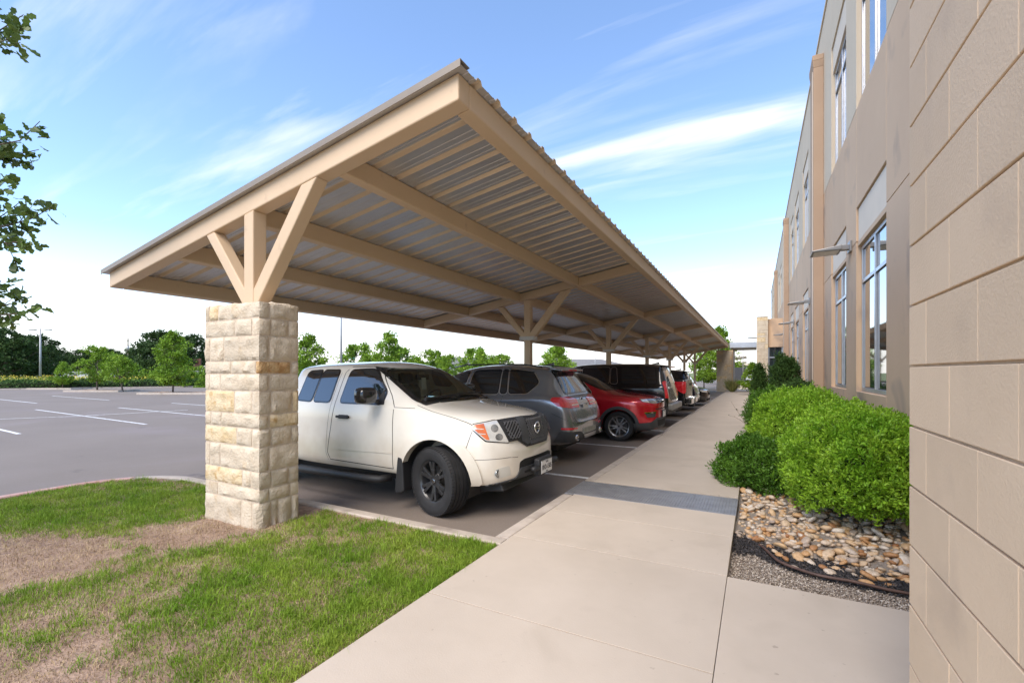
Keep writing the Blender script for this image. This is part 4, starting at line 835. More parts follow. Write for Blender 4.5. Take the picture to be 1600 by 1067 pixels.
# far stone pylon, entrance porch and metal link canopy
def ashlar(parent, x0, x1, y0, y1, z1, seed, gf=.35):
    m1, m2 = MB(), MB(); r_ = random.Random(seed); z = 0.0
    while z < z1 - .05:
        h = r_.choice([.14, .2, .24, .3]); h = min(h, z1 - z); x = x0
        while x < x1 - .02:
            l = r_.uniform(.25, .6); xe = min(x1, x + l); xe = x1 if x1 - xe < .15 else xe; j = r_.uniform(0, .02); (m2 if r_.random() < gf else m1).box(x + .006, xe - .006, y0 - j, y1 + j, z + .006, z + h - .006); x = xe
        z += h
    for mm_, mt, nm in ((m1, LIME, 'stone_facing'), (m2, LIMEG, 'golden_stone_facing')):
        o = obj(nm, mm_, mt, parent); o['kind'] = 'stuff'
    obj('mortar_core', MB().box(x0 + .01, x1 - .01, y0 + .02, y1 - .02, 0, z1 - .01), MORT, parent)
t = thing('stone_pylon', 'tall golden limestone pylon at the far end of the carport', 'pylon', (-2.28, 41.8, 0)); ashlar(t, -.62, .55, -.3, .4, 3.45, 3); obj('steel_post', MB().box(.56, .72, -.1, .06, 0, 3.5), STEEL, t)
t = thing('entrance_porch', 'entrance porch with pale stone pier projecting from the office building', 'porch', (0.85, 34, 0)); ashlar(t, -.80, -.15, -.25, .55, 5.25, 8, .08)
obj('upper_wall', MB().box(-.147, .695, .0, .45, 3.25, 5.1), TANP, t, bevel=.01); obj('pane', MB().box(-.14, .69, .2, .22, .1, 3.24), GLASSB, t); fr = MB()
for x in (-.145, .62): fr.box(x, x + .07, .12, .3, .1, 3.245)
fr.box(-.07, .615, .13, .29, 2.55, 2.62); obj('frame', fr, ALU, t)
t = thing('link_canopy', 'grey metal canopy beam linking the carport end to the porch pier', 'canopy', (-.7, 36, 0)); obj('fascia', MB().box(-.95, .75, -.15, .0, 3.35, 3.75), ALU, t, bevel=.01); obj('soffit', MB().box(-.95, .75, .0, 5.5, 3.4, 3.5), SHEETT, t); obj('post', MB().box(-.92, -.80, 4.9, 5.05, 0, 3.4), POLE, t)
fcl = ['nearest of three far sloped carport roofs past the pylon', 'middle of three far sloped carport roofs past the pylon', 'farthest of three far sloped carport roofs past the pylon']
for k in range(3):
    d = 58 + 12 * k; p = at(1152 + 2.5 * k, d); t = thing('far_carport', fcl[k], 'carport', (p[0], p[1], 0), 0, 'far carports')
    zt = 1.6 + (582 - (557 + 8 * k)) * d / 711
    obj('roof', MB().add([(-4.2, -2.2, zt - .75), (1.05, -2.2, zt), (1.05, 2.2, zt), (-4.2, 2.2, zt - .75), (-4.2, -2.2, zt - .95), (1.05, -2.2, zt - .2), (1.05, 2.2, zt - .2), (-4.2, 2.2, zt - .95)], [(0, 1, 2, 3), (4, 7, 6, 5), (0, 4, 5, 1), (1, 5, 6, 2), (2, 6, 7, 3), (3, 7, 4, 0)]), SHEETT, t)
    obj('post', MB().box(-1.7, -1.5, -.1, .1, 0, zt - .5), STEEL, t)
p = at(1155.5, 44.5); t = thing('gate', 'dark grey enclosure gate at the end of the sidewalk', 'gate', (*p, 0)); DGREY = M('dark_gate', (0.05, 0.055, 0.065), 0.6)
obj('panel', MB().box(-.5, .45, 0, .08, .1, 2.1), DGREY, t, bevel=.01); obj('post', MB().box(-.6, -.51, -.02, .1, 0, 2.2).box(.46, .55, -.02, .1, 0, 2.2), DGREY, t)
# ---------------------------------------------------------------- vehicles
def paint(name, col, metal=0.0, rough=0.3, dust=None, dz=(0.35, 1.0), dmax=0.6, flake=0.04):
    m = M(name, col, rough, metal, var=flake, vs=1.5, coat=1.0, local=True)
    if dust:
        t = m.node_tree; nn = t.nodes.new; ll = t.links.new; b = t.nodes['Principled BSDF']; src = b.inputs['Base Color'].links[0].from_socket
        tc_ = nn('ShaderNodeTexCoord'); sp = nn('ShaderNodeSeparateXYZ'); ll(tc_.outputs['Object'], sp.inputs[0])
        nz = nn('ShaderNodeTexNoise'); nz.inputs['Scale'].default_value = 3.5; nz.inputs['Detail'].default_value = 6; ll(tc_.outputs['Object'], nz.inputs['Vector'])
        ad = nn('ShaderNodeMath'); ad.operation = 'MULTIPLY_ADD'; ad.inputs[1].default_value = 0.7; ll(nz.outputs[0], ad.inputs[0]); ll(sp.outputs['Z'], ad.inputs[2])
        mr = nn('ShaderNodeMapRange'); mr.inputs[1].default_value = dz[0] + .35; mr.inputs[2].default_value = dz[1] + .35; mr.inputs[3].default_value = dmax; mr.inputs[4].default_value = 0.0; ll(ad.outputs[0], mr.inputs[0])
        mx = nn('ShaderNodeMixRGB'); ll(mr.outputs[0], mx.inputs[0]); ll(src, mx.inputs[1]); mx.inputs[2].default_value = (*dust, 1); ll(mx.outputs[0], b.inputs['Base Color'])
    return m
RUB = M('tyre_rubber', (0.018, 0.018, 0.019), 0.75, var=0.25, vs=9, local=True)
PLAST = M('black_plastic', (0.022, 0.022, 0.023), 0.55, var=0.15, vs=6, local=True, bump=0.15, bs=200)
GPLAST = M('grey_plastic', (0.055, 0.058, 0.062), 0.6, var=0.15, vs=6, local=True, bump=0.15, bs=200)
GLOSSB = M('gloss_black_trim', (0.012, 0.012, 0.013), 0.18, var=0.1, coat=0.5)
GAP = M('panel_gap', (0.012, 0.012, 0.012), 0.8)
CHROME = M('chrome', (0.78, 0.78, 0.79), 0.12, metal=1.0, var=0.03)
MACH = M('machined_rim', (0.55, 0.55, 0.56), 0.28, metal=0.9, var=0.05)
BRIM = M('black_rim', (0.025, 0.025, 0.026), 0.35, var=0.15, coat=0.3)
TINT = M('tinted_glass', (0.008, 0.010, 0.012), 0.02, var=0.1, spec=0.9, coat=1.0)
LAMPC = M('clear_lamp', (0.62, 0.62, 0.58), 0.12, metal=0.25, col2=(0.80, 0.80, 0.75), vs=14, coat=1.0, local=True)
LAMPD = M('dark_lamp_inside', (0.10, 0.11, 0.11), 0.15, metal=0.5, col2=(0.5, 0.5, 0.48), vs=11, coat=1.0, local=True)
AMBER = M('amber_lamp', (0.62, 0.15, 0.05), 0.2, var=0.2, vs=12, coat=1.0, local=True)
REDL = M('red_lamp', (0.65, 0.012, 0.02), 0.12, col2=(0.9, 0.05, 0.07), vs=9, coat=1.0, local=True)
PLATE = M('plate_white', (0.75, 0.75, 0.74), 0.4, var=0.03); INK = M('plate_ink', (0.02, 0.02, 0.03), 0.5)
SEATM = M('seat_cloth', (0.16, 0.165, 0.165), 0.85, var=0.2, vs=6); DASH = M('dashboard', (0.07, 0.072, 0.074), 0.6, var=0.1)
TAGW = M('tag_card', (0.8, 0.8, 0.8), 0.6)
wg = bpy.data.materials.new('windshield_glass'); wg.use_nodes = True; _t = wg.node_tree; _t.nodes.clear()
_o = _t.nodes.new('ShaderNodeOutputMaterial'); _tr = _t.nodes.new('ShaderNodeBsdfTransparent'); _tr.inputs[0].default_value = (0.80, 0.90, 0.84, 1); _gl = _t.nodes.new('ShaderNodeBsdfGlossy'); _gl.inputs['Roughness'].default_value = 0.01
_f = _t.nodes.new('ShaderNodeFresnel'); _f.inputs[0].default_value = 1.5; _m = _t.nodes.new('ShaderNodeMixShader'); _t.links.new(_f.outputs[0], _m.inputs[0]); _t.links.new(_tr.outputs[0], _m.inputs[1]); _t.links.new(_gl.outputs[0], _m.inputs[2]); _t.links.new(_m.outputs[0], _o.inputs[0])

def rp(pts, r, n=4):
    """polygon with rounded corners."""
    out_ = []; k = len(pts)
    for i in range(k):
        p0, p, p1 = Vector(pts[i - 1]), Vector(pts[i]), Vector(pts[(i + 1) % k]); a = (p0 - p); b = (p1 - p); ra = min(r, a.length * .45, b.length * .45)
        A = p + a.normalized() * ra; B = p + b.normalized() * ra
        for j in range(n + 1): t = j / n; q = A * (1 - t) ** 2 + p * 2 * t * (1 - t) + B * t * t; out_.append((q.x, q.y))
    return out_
def grow(poly, d):
    k = len(poly); ar = sum(poly[i][0] * poly[(i + 1) % k][1] - poly[(i + 1) % k][0] * poly[i][1] for i in range(k)); s_ = 1 if ar > 0 else -1; out_ = []
    for i in range(k):
        p0, p, p1 = Vector(poly[i - 1]), Vector(poly[i]), Vector(poly[(i + 1) % k]); e0 = (p - p0); e1 = (p1 - p)
        e0 = e0.normalized() if e0.length > 1e-9 else e1.normalized(); e1 = e1.normalized() if e1.length > 1e-9 else e0
        nn_ = Vector((e0.y + e1.y, -e0.x - e1.x)); nn_ = nn_.normalized() if nn_.length > 1e-9 else Vector((0, 0)); out_.append(tuple(p + nn_ * d * s_))
    return out_
def st(s, w, zb_, belt, wb, top, wr, drop=0.05, dx=None, lo=.36, md=.74, kb=.965):
    h = belt - zb_
    rows = [(0, zb_), (w * .86, zb_), (w * .965, zb_ + h * .12), (w, zb_ + h * lo), (w * 1.0, zb_ + h * md), (w * kb + wb * (1 - kb), belt - h * .07), (wb, belt), (wr, top - drop), (wr * .58, top - drop * .22), (0, top)]
    return (s, rows, dx or {})

class Car:
    def __init__(c, name, label, cat, x_front, yc, rot, stations, pm, L, crow=None, csta=None, bulge=(0.03, 0.02), wells=(), extra_cut=(), group='vehicles parked under the carport'):
        c.L = L; c.pm = pm; c.root = thing(name, label, cat, (x_front, yc, 0), rot, group)
        nS = len(stations); V, F = [], []; ring = 18
        for (s, rows, dx) in stations:
            pts = [(-s - dx.get(i, 0), y, z) for i, (y, z) in enumerate(rows)]
            V += pts[:10] + [(p[0], -p[1], p[2]) for p in pts[8:0:-1]]
        for k in range(nS - 1):
            for i in range(ring): F.append((k * ring + i, k * ring + (i + 1) % ring, (k + 1) * ring + (i + 1) % ring, (k + 1) * ring + i))
        for end, k, b in ((0, 0, bulge[0]), (1, nS - 1, -bulge[1])):
            o = k * ring; cen = [o]
            for i in range(1, 9): v = V[o + i]; V.append((v[0] + b, 0, v[2])); cen.append(len(V) - 1)
            cen.append(o + 9)
            Lf = [o] + [o + ring - i for i in range(1, 9)] + [o + 9]; Rt = [o + i for i in range(10)]
            for i in range(9):
                for A in (Rt, Lf):
                    q = [A[i], A[i + 1], cen[i + 1], cen[i]]; q = list(dict.fromkeys(q)); F.append(tuple(q))
        me = bpy.data.meshes.new('body'); me.from_pydata(V, [], F); me.update(); fix_normals(me)
        cr = me.attributes.new('crease_edge', 'FLOAT', 'EDGE'); vals = []
        for e in me.edges:
            a, b = e.vertices; val = 0.0
            if a < nS * ring and b < nS * ring:
                ra, rb, sa, sb = a % ring, b % ring, a // ring, b // ring; ra = ra if ra < 10 else ring - ra; rb = rb if rb < 10 else ring - rb
                if ra == rb and sa != sb:
                    cv = (crow or {}).get(ra, 0); val = cv if not isinstance(cv, tuple) else (cv[0] if cv[1] <= min(sa, sb) < cv[2] else 0)
                if sa == sb and ra != rb:
                    cv = (csta or {}).get(sa, 0); val = cv if not isinstance(cv, tuple) else (cv[0] if cv[1] <= min(ra, rb) < cv[2] else 0)
            vals.append(val)
        cr.data.foreach_set('value', vals)
        tmp = bpy.data.objects.new('tmp', me); C.objects.link(tmp); sb = tmp.modifiers.new('s', 'SUBSURF'); sb.levels = 3; sb.render_levels = 3
        dg = bpy.context.evaluated_depsgraph_get(); ev = bpy.data.meshes.new_from_object(tmp.evaluated_get(dg))
        bm = bmesh.new(); bm.from_mesh(ev); c.bvh = BVHTree.FromBMesh(bm); bm.free()
        cutters = []
        def cutter(mb):
            m_ = bpy.data.meshes.new('cut'); m_.from_pydata(mb.v, [], mb.f); m_.update(); fix_normals(m_); o = bpy.data.objects.new('cut', m_); C.objects.link(o); cutters.append(o)
            bo = tmp.modifiers.new('b', 'BOOLEAN'); bo.object = o; bo.operation = 'DIFFERENCE'; bo.solver = 'EXACT'
        for (s, z, r, yi) in wells:
            for sg in (-1, 1): cutter(MB().prism([(-s + r * math.cos(a), z + r * math.sin(a)) for a in [2 * math.pi * i / 40 for i in range(40)]], 'y', *sorted((sg * yi, sg * 1.5))))
        for mb in extra_cut: cutter(mb)
        if cutters:
            dg = bpy.context.evaluated_depsgraph_get(); ev2 = bpy.data.meshes.new_from_object(tmp.evaluated_get(dg))
            if len(ev2.polygons) > 100: ev = ev2
        for o in cutters + [tmp]: bpy.data.objects.remove(o)
        ev.materials.clear(); ev.materials.append(pm); ev.polygons.foreach_set('use_smooth', [True] * len(ev.polygons)); ev.set_sharp_from_angle(angle=R(42)); ev.name = 'body'
        if 'crease_edge' in ev.attributes: ev.attributes.remove(ev.attributes['crease_edge'])
        c.body = obj('body', ev, None, c.root)
        for (s, z, r, yi) in wells:      # dark wheel housings
            for sg in (-1, 1):
                m = MB(); n = 28; k = len(m.v)
                for i in range(n + 1):
                    a = math.pi * (-0.12 + 1.24 * i / n)
                    for y in (yi - .02, yi + .33): m.v.append((-s + (r - .006) * math.cos(a), sg * y, z + (r - .006) * math.sin(a)))
                    m.v.append((-s, sg * (yi + .01), z))
                for i in range(n): b = k + 3 * i; m.f += [(b, b + 1, b + 4, b + 3), (b, b + 3, b + 2)]; m.m += [0, 0]
                obj('wheel_housing', m, PLAST, c.root)
    def hit(c, side, a, b):
        L = c.L
        if side in 'LR': sg = 1 if side == 'L' else -1; o, d, near = (-a, 3 * sg, b), (0, -sg, 0), (-a, .85 * sg, b)
        elif side == 'F': o, d, near = (1, a, b), (-1, 0, 0), (0, a, b)
        elif side == 'B': o, d, near = (-L - 1, a, b), (1, 0, 0), (-L, a, b)
        elif side == 'T': o, d, near = (-a, b, 4), (0, 0, -1), (-a, b, 1.2)
        elif side == 'C': ph = R(a); o, d, near = (-.8 + 3 * math.cos(ph), 3 * math.sin(ph), b), (-math.cos(ph), -math.sin(ph), 0), (-.8 + .8 * math.cos(ph), .8 * math.sin(ph), b)
        elif side == 'D': ph = R(a); o, d, near = (-(L - .8) - 3 * math.cos(ph), 3 * math.sin(ph), b), (math.cos(ph), -math.sin(ph), 0), (-(L - .8) - .8 * math.cos(ph), .8 * math.sin(ph), b)
        p, n, i, ds = c.bvh.ray_cast(Vector(o), Vector(d))
        if p is None: p, n, i, ds = c.bvh.find_nearest(Vector(near))
        if n.dot(Vector(d)) > 0: n = -n
        return p, n
    def panel(c, name, side, poly, mat, off=0.003, thick=0.012, h=0.035, parent=None, smooth=True, dirn=None):
        """a plate laid on the body surface: outline projected onto it, raised by off, with real edges."""
        kx = 0.0148 if side in 'CD' else 1.0
        P2 = [(p[0] * kx, p[1]) for p in poly]; B = []
        for i in range(len(P2)):
            a, b = Vector(P2[i]), Vector(P2[(i + 1) % len(P2)]); n = max(1, int((b - a).length / h))
            for j in range(n): B.append(a.lerp(b, j / n))
        nb = len(B); xs_ = [p.x for p in B]; ys_ = [p.y for p in B]; I = []
        def inside(x, y):
            r_ = False
            for i in range(nb):
                a, b = B[i], B[i - 1]
                if (a.y > y) != (b.y > y) and x < (b.x - a.x) * (y - a.y) / (b.y - a.y) + a.x: r_ = not r_
            return r_
        x = min(xs_) + h * .5
        while x < max(xs_):
            y = min(ys_) + h * .5
            while y < max(ys_):
                if inside(x, y) and min((p - Vector((x, y))).length for p in B) > h * .4: I.append(Vector((x, y)))
                y += h
            x += h
        co, ed, fc, ov, _, _ = delaunay_2d_cdt(B + I, [], [list(range(nb))], 1, 1e-6)
        m = MB(); m2 = []
        hits = [c.hit(side, v.x / kx, v.y) for v in co]
        m.v = [tuple(p + n * off) for p, n in hits]; edges = {}
        for f in fc:
            v = [Vector(m.v[i]) for i in f[:3]]; nn_ = (v[1] - v[0]).cross(v[2] - v[0]); f = list(f) if nn_.dot(hits[f[0]][1]) > 0 else list(f)[::-1]; m.f.append(tuple(f)); m.m.append(0)
            for i in range(len(f)): e = (f[i], f[(i + 1) % len(f)]); edges[e] = 1
        for (a, b) in [e for e in edges if (e[1], e[0]) not in edges]:
            k = len(m.v); m.v += [tuple(hits[a][0] + hits[a][1] * (off - thick)), tuple(hits[b][0] + hits[b][1] * (off - thick))]; m.f.append((b, a, k, k + 1)); m.m.append(0)
        return obj(name, m, mat, parent or c.root, recalc=False, auto=50 if smooth else None)
    def seam(c, side, pts, wd=0.009, mat=None, name='panel_gap', off=0.0012, h=0.04, parent=None):
        kx = 0.0148 if side in 'CD' else 1.0; Q = []
        for a, b in zip(pts, pts[1:]):
            a, b = Vector((a[0] * kx, a[1])), Vector((b[0] * kx, b[1])); n = max(1, int((b - a).length / h))
            for j in range(n): Q.append(a.lerp(b, j / n))
        Q.append(Vector((pts[-1][0] * kx, pts[-1][1]))); m = MB()
        for i, q in enumerate(Q):
            d = (Q[min(i + 1, len(Q) - 1)] - Q[max(i - 1, 0)]).normalized(); nn_ = Vector((-d.y, d.x)) * wd / 2
            for s_ in (1, -1): p, n = c.hit(side, (q.x + nn_.x * s_) / kx, q.y + nn_.y * s_); m.v.append(tuple(p + n * off))
        for i in range(len(Q) - 1): m.f.append((2 * i, 2 * i + 1, 2 * i + 3, 2 * i + 2)); m.m.append(0)
        return obj(name, m, mat or GAP, parent or c.root, smooth=True)
    def window(c, side, poly, mat=None, frame=GLOSSB, fw=0.018, trim=None, tw=0.02, name='window'):
        if trim: c.panel('trim', side, grow(poly, fw + tw), trim, 0.003, 0.012)
        fr = c.panel(name + '_seal', side, grow(poly, fw), frame, 0.005, 0.014)
        return c.panel(name, side, poly, mat or TINT, 0.0075, 0.01)
    def place(c, name, mb, mat, **k): return obj(name, mb, mat, c.root, **k)
    def plate(c, x, y, z, sgn, lines, tilt=0.0):
        """licence plate at local (x,y,z) facing sgn*X with its printed characters."""
        t = bpy.data.objects.new('licence_plate', None); C.objects.link(t); t.parent = c.root; t.location = (x, y, z); t.rotation_euler = (0, -tilt * sgn, 0 if sgn > 0 else math.pi)
        obj('plate', MB().box(-.004, .002, -.152, .152, -.076, .076), PLATE, t, bevel=.004)
        obj('plate_border', MB().box(.0015, .0028, -.150, .150, -.0745, -.071).box(.0015, .0028, -.150, .150, .071, .0745), INK, t)
        for (txt, size, dz) in lines:
            cu = bpy.data.curves.new('t', 'FONT'); cu.body = txt; cu.size = size; cu.align_x = 'CENTER'; cu.align_y = 'CENTER'; cu.extrude = 0.0006; cu.offset = size * .012
            to = bpy.data.objects.new('t', cu); C.objects.link(to); dg = bpy.context.evaluated_depsgraph_get(); me = bpy.data.meshes.new_from_object(to.evaluated_get(dg)); bpy.data.objects.remove(to)
            me.materials.clear(); me.materials.append(INK); o = obj('lettering', me, None, t); o.rotation_euler = (R(90), 0, R(90)); o.location = (.0032, 0, dz); o.scale = (.8, 1, 1)
    def wheels(c, r, wd, rim, ss, ytrack, style, steer=0.0):
        first = None
        for s in ss:
            for sg in (-1, 1):
                if first is None: wo = first = make_wheel(r, wd, rim, style); wo.parent = c.root
                else: wo = copy_tree(first, c.root)
                wo.location = (-s, sg * ytrack, r); wo.rotation_euler = (0, 0.5 * s, (0 if sg < 0 else math.pi) + (steer if s == ss[0] else 0))

def make_wheel(r, wd, rim, style):
    t = bpy.data.objects.new('wheel', None); C.objects.link(t); hw = wd / 2; sd = r - rim
    pr = [(-hw * .70, rim - .012), (-hw * .86, rim), (-hw * .93, rim + .012), (-hw * .97, rim + sd * .3), (-hw * 1.0, rim + sd * .5), (-hw * .99, rim + sd * .62), (-hw * .975, rim + sd * .63), (-hw * .95, rim + sd * .82), (-hw * .87, r - .012), (-hw * .74, r - .003)]
    g = .016; tr = []
    for cxx in (-.46, -.16, .16, .46): q = cxx * hw * 1.25; tr += [(q - g * .35, r), (q - g * .22, r - .011), (q + g * .22, r - .011), (q + g * .35, r)]
    pr = pr + tr + [(-a, b) for a, b in pr[::-1]]
    ty = obj('tyre', MB().lathe(pr, 64, 'y', closed=True), RUB, t, auto=40)
    m = MB(); n = 64       # tread blocks at the shoulders
    for j in range(n):
        a = 2 * math.pi * j / n
        for sg in (-1, 1):
            p0 = Vector((math.cos(a) * (r - .016), sg * hw * .955, math.sin(a) * (r - .016))); p1 = Vector((math.cos(a) * (r - .003), sg * hw * .72, math.sin(a) * (r - .003))); m.bar(p0, p1, 2 * math.pi * r / n * .62, .012, up=(math.cos(a), 0, math.sin(a)))
    o = obj('tread', m, RUB, ty); o['kind'] = 'stuff'
    mt, inn = {'truck': (BRIM, BRIM), 'jeep': (MACH, BRIM), 'silver': (MACH, MACH), 'dark': (BRIM, BRIM)}[style]
    rm = obj('rim', MB().lathe([(-hw * .66, rim - .02), (-hw * .84, rim - .004), (-hw * .86, rim + .008), (-hw * .76, rim + .006), (hw * .7, rim)], 48, 'y').lathe([(-hw * .66, rim - .02), (-hw * .3, rim - .035), (hw * .6, rim - .05)], 48, 'y'), mt, t, smooth=True)
    obj('brake_disc', MB().lathe([(hw * .1, 0.01), (hw * .1, rim * .72), (hw * .2, rim * .72), (hw * .2, .01)], 32, 'y'), M('brake_iron', (0.10, 0.095, 0.09), 0.5, metal=0.6), t)
    obj('back_plate', MB().lathe([(hw * .55, 0.01), (hw * .55, rim - .03)], 32, 'y'), GAP, t)
    nsp = 6 if style == 'truck' else 5
    for k in range(nsp):
        a = 2 * math.pi * k / nsp; m = MB()
        offs = ((-.13, .02), (.13, -.02)) if style == 'truck' else ((-.17, -.10), (.17, .10)) if style == 'jeep' else ((-.16, -.02), (.16, .02))
        for (o1, o2) in offs:
            a1, a0 = a + o1 * 1.25, a + o2 * (1 if style == 'truck' else 2.2)
            p0 = Vector((math.cos(a0) * .055, -hw * .52, math.sin(a0) * .055)); p1 = Vector((math.cos(a1) * (rim - .018), -hw * .70, math.sin(a1) * (rim - .018))); mdp = p0.lerp(p1, .5) + Vector((0, -hw * .02, 0))
            w0 = .042 if style == 'truck' else .03; m.bar(p0, mdp, w0, .034, up=(0, 1, 0)).bar(mdp, p1, w0 * .85, .03, up=(0, 1, 0))
        obj('spoke', m, mt, t, bevel=.004)
    hb = obj('hub', MB().lathe([(-hw * .50, .085), (-hw * .62, .075), (-hw * .62, .0)], 24, 'y').lathe([(-hw * .60, .036), (-hw * .70, .03), (-hw * .70, 0.0)], 20, 'y'), mt, t, auto=30)
    obj('hub_cap', MB().lathe([(-hw * .70, .022), (-hw * .715, .018), (-hw * .715, 0)], 16, 'y'), CHROME if style == 'truck' else BRIM, t)
    m = MB()
    for k in range(6 if style == 'truck' else 5): a = 2 * math.pi * (k + .5) / (6 if style == 'truck' else 5); m.lathe([(-hw * .5, .011), (-hw * .66, .010), (-hw * .66, 0)], 8, 'y', (math.cos(a) * .057, 0, math.sin(a) * .057))
    obj('wheel_nut', m, mt, t)['kind'] = 'stuff'
    return t
def mirror_part(c, s, y, z, mat, sc_=1.0, two=True):
    for sg in (-1, 1):
        bm = bmesh.new(); bmesh.ops.create_uvsphere(bm, u_segments=20, v_segments=12, radius=1)
        for v in bm.verts:
            x_, y_, z_ = v.co; f = lambda t: math.copysign(abs(t) ** .6, t)
            v.co = Vector((f(x_) * .085, f(y_) * .115, f(z_) * .085)); v.co.x = max(v.co.x, -.05) if v.co.x < 0 else v.co.x
        me = bpy.data.meshes.new('mirror'); bm.to_mesh(me); bm.free(); me.materials.append(mat); me.polygons.foreach_set('use_smooth', [True] * len(me.polygons)); me.set_sharp_from_angle(angle=R(45))
        o = obj('mirror', me, None, c.root, loc=(-s, sg * (y + .14), z)); o.scale = (sc_,) * 3
        obj('mirror_glass', MB().box(-.056, -.051, -.095, .095, -.062, .062), CHROME, o, bevel=.01)
        c.place('mirror_arm', MB().bar((-s + .01, sg * (y - .04), z - .075), (-s, sg * (y + .12), z - .06), .07, .045), PLAST, bevel=.01)
def arch_poly(s, z, r0, r1, zbot, a0=-8, a1=188):
    o_ = []; n = 26
    for i in range(n + 1): a = R(a0 + (a1 - a0) * i / n); o_.append((s - r1 * math.cos(a), z + r1 * math.sin(a)))
    for i in range(n, -1, -1): a = R(a0 + (a1 - a0) * i / n); o_.append((s - r0 * math.cos(a), z + r0 * math.sin(a)))
    return o_
def underbody(c, s0, s1, hw, z0, z1): c.place('underbody', MB().box(-s1, -s0, -hw, hw, z0, z1), PLAST, bevel=.03)

# ---- white pickup -------------------------------------------------------------------------------------------
WH = paint('white_pickup_paint', (0.82, 0.79, 0.71), 0.0, 0.22, dust=(0.46, 0.35, 0.22), dz=(0.32, 0.88), dmax=0.6)
S = []
def row(s, r, dx=None): S.append((s, r, dx or {}))
row(.07, [(0, .40), (.46, .40), (.49, .44), (.50, .53), (.50, .66), (.50, .735), (.49, .79), (.47, .95), (.30, 1.075), (0, 1.10)], {7: .05, 8: .08, 9: .06, 1: .04, 0: .04, 6: .03})
row(.19, [(0, .385), (.68, .385), (.705, .44), (.71, .54), (.71, .68), (.70, .76), (.69, .82), (.66, 1.02), (.40, 1.11), (0, 1.13)], {7: .06, 8: .06, 9: .05})
row(.44, [(0, .36), (.83, .36), (.865, .43), (.88, .55), (.885, .72), (.88, .86), (.855, .99), (.76, 1.105), (.44, 1.15), (0, 1.165)])
row(.90, [(0, .38), (.85, .38), (.90, .45), (.915, .60), (.915, .80), (.905, .97), (.86, 1.10), (.76, 1.165), (.44, 1.20), (0, 1.215)])
row(1.22, [(0, .40), (.85, .40), (.895, .46), (.915, .62), (.92, .84), (.905, 1.04), (.87, 1.175), (.755, 1.225), (.43, 1.25), (0, 1.26)])
row(1.50, [(0, .40), (.85, .40), (.895, .46), (.915, .62), (.92, .85), (.91, 1.06), (.885, 1.19), (.745, 1.385), (.43, 1.43), (0, 1.445)])
row(1.93, [(0, .40), (.85, .40), (.895, .46), (.915, .62), (.92, .86), (.912, 1.08), (.885, 1.20), (.715, 1.655), (.42, 1.715), (0, 1.735)])
row(2.25, [(0, .40), (.85, .40), (.895, .46), (.915, .62), (.92, .86), (.912, 1.08), (.885, 1.20), (.705, 1.685), (.42, 1.745), (0, 1.765)])
row(2.9, [(0, .40), (.85, .40), (.895, .46), (.915, .62), (.92, .86), (.912, 1.08), (.885, 1.20), (.705, 1.685), (.42, 1.745), (0, 1.76)])
row(3.38, [(0, .42), (.85, .42), (.895, .48), (.915, .64), (.92, .86), (.912, 1.08), (.885, 1.20), (.71, 1.66), (.42, 1.72), (0, 1.735)])
row(3.46, [(0, .44), (.85, .44), (.895, .50), (.915, .66), (.92, .86), (.912, 1.08), (.885, 1.21), (.74, 1.215), (.42, 1.215), (0, 1.215)], {7: .03, 8: .03, 9: .03})
row(4.4, [(0, .46), (.85, .46), (.895, .52), (.915, .66), (.92, .86), (.912, 1.08), (.885, 1.21), (.74, 1.215), (.42, 1.215), (0, 1.215)])
row(5.12, [(0, .48), (.84, .48), (.885, .53), (.90, .66), (.905, .86), (.90, 1.08), (.875, 1.21), (.74, 1.215), (.42, 1.215), (0, 1.215)])
row(5.20, [(0, .50), (.80, .50), (.85, .56), (.865, .66), (.87, .86), (.865, 1.06), (.84, 1.18), (.72, 1.185), (.42, 1.185), (0, 1.185)])
bedcut = MB().box(-5.08, -3.62, -.74, .74, .72, 1.6)
ws = [(-.70, 1.235), (-.70, 1.27), (-.645, 1.60), (-.60, 1.645), (.60, 1.645), (.645, 1.60), (.70, 1.27), (.70, 1.235)]
pocket = MB(); k = []
for (x, sc_, dz) in ((-1.10, 1.0, 0), (-1.95, .97, 0), (-3.1, .93, -.02)):
    for (y, z) in ws: pocket.v.append((x, y * sc_, (z if x > -2.2 else z - (.55 if z < 1.4 else 0.0)) + dz))
n = len(ws)
for j in range(2):
    for i in range(n): pocket.f.append((j * n + i, j * n + (i + 1) % n, (j + 1) * n + (i + 1) % n, (j + 1) * n + i)); pocket.m.append(0)
pocket.f += [tuple(range(n))[::-1], tuple(range(2 * n, 3 * n))]; pocket.m += [0, 0]
T = Car('pickup_truck', 'white pickup truck with black wheels parked nose out beside the stone column', 'pickup truck', -2.26, 4.95, 0, S, WH, 5.2, crow={1: .5, 6: (.55, 4, 13), 7: (.35, 3, 10)}, csta={9: (.8, 6, 9), 10: (.9, 6, 9), 12: .4, 0: .25}, bulge=(.05, .0),
        wells=[(.90, .40, .455, .52), (4.10, .40, .455, .52)], extra_cut=[bedcut, pocket] + [MB().prism([(-s_, z_) for s_, z_ in q_], 'y', .5, 1.4) for q_ in (rp([(1.70, 1.225), (2.40, 1.225), (2.36, 1.625), (2.02, 1.635), (1.92, 1.60), (1.68, 1.36)], .045, 2), rp([(2.60, 1.225), (2.90, 1.225), (2.87, 1.625), (2.575, 1.625)], .04, 2))])
T.wheels(.385, .265, .235, (.90, 4.10), .785, 'truck', steer=R(-15))
underbody(T, .55, 5.0, .6, .27, .46)
for s in (.90, 4.10):
    for sd_ in 'LR': T.panel('fender_flare', sd_, arch_poly(s, .40, .455, .565, .4, -6, 186), WH, .022, .05, h=.05)
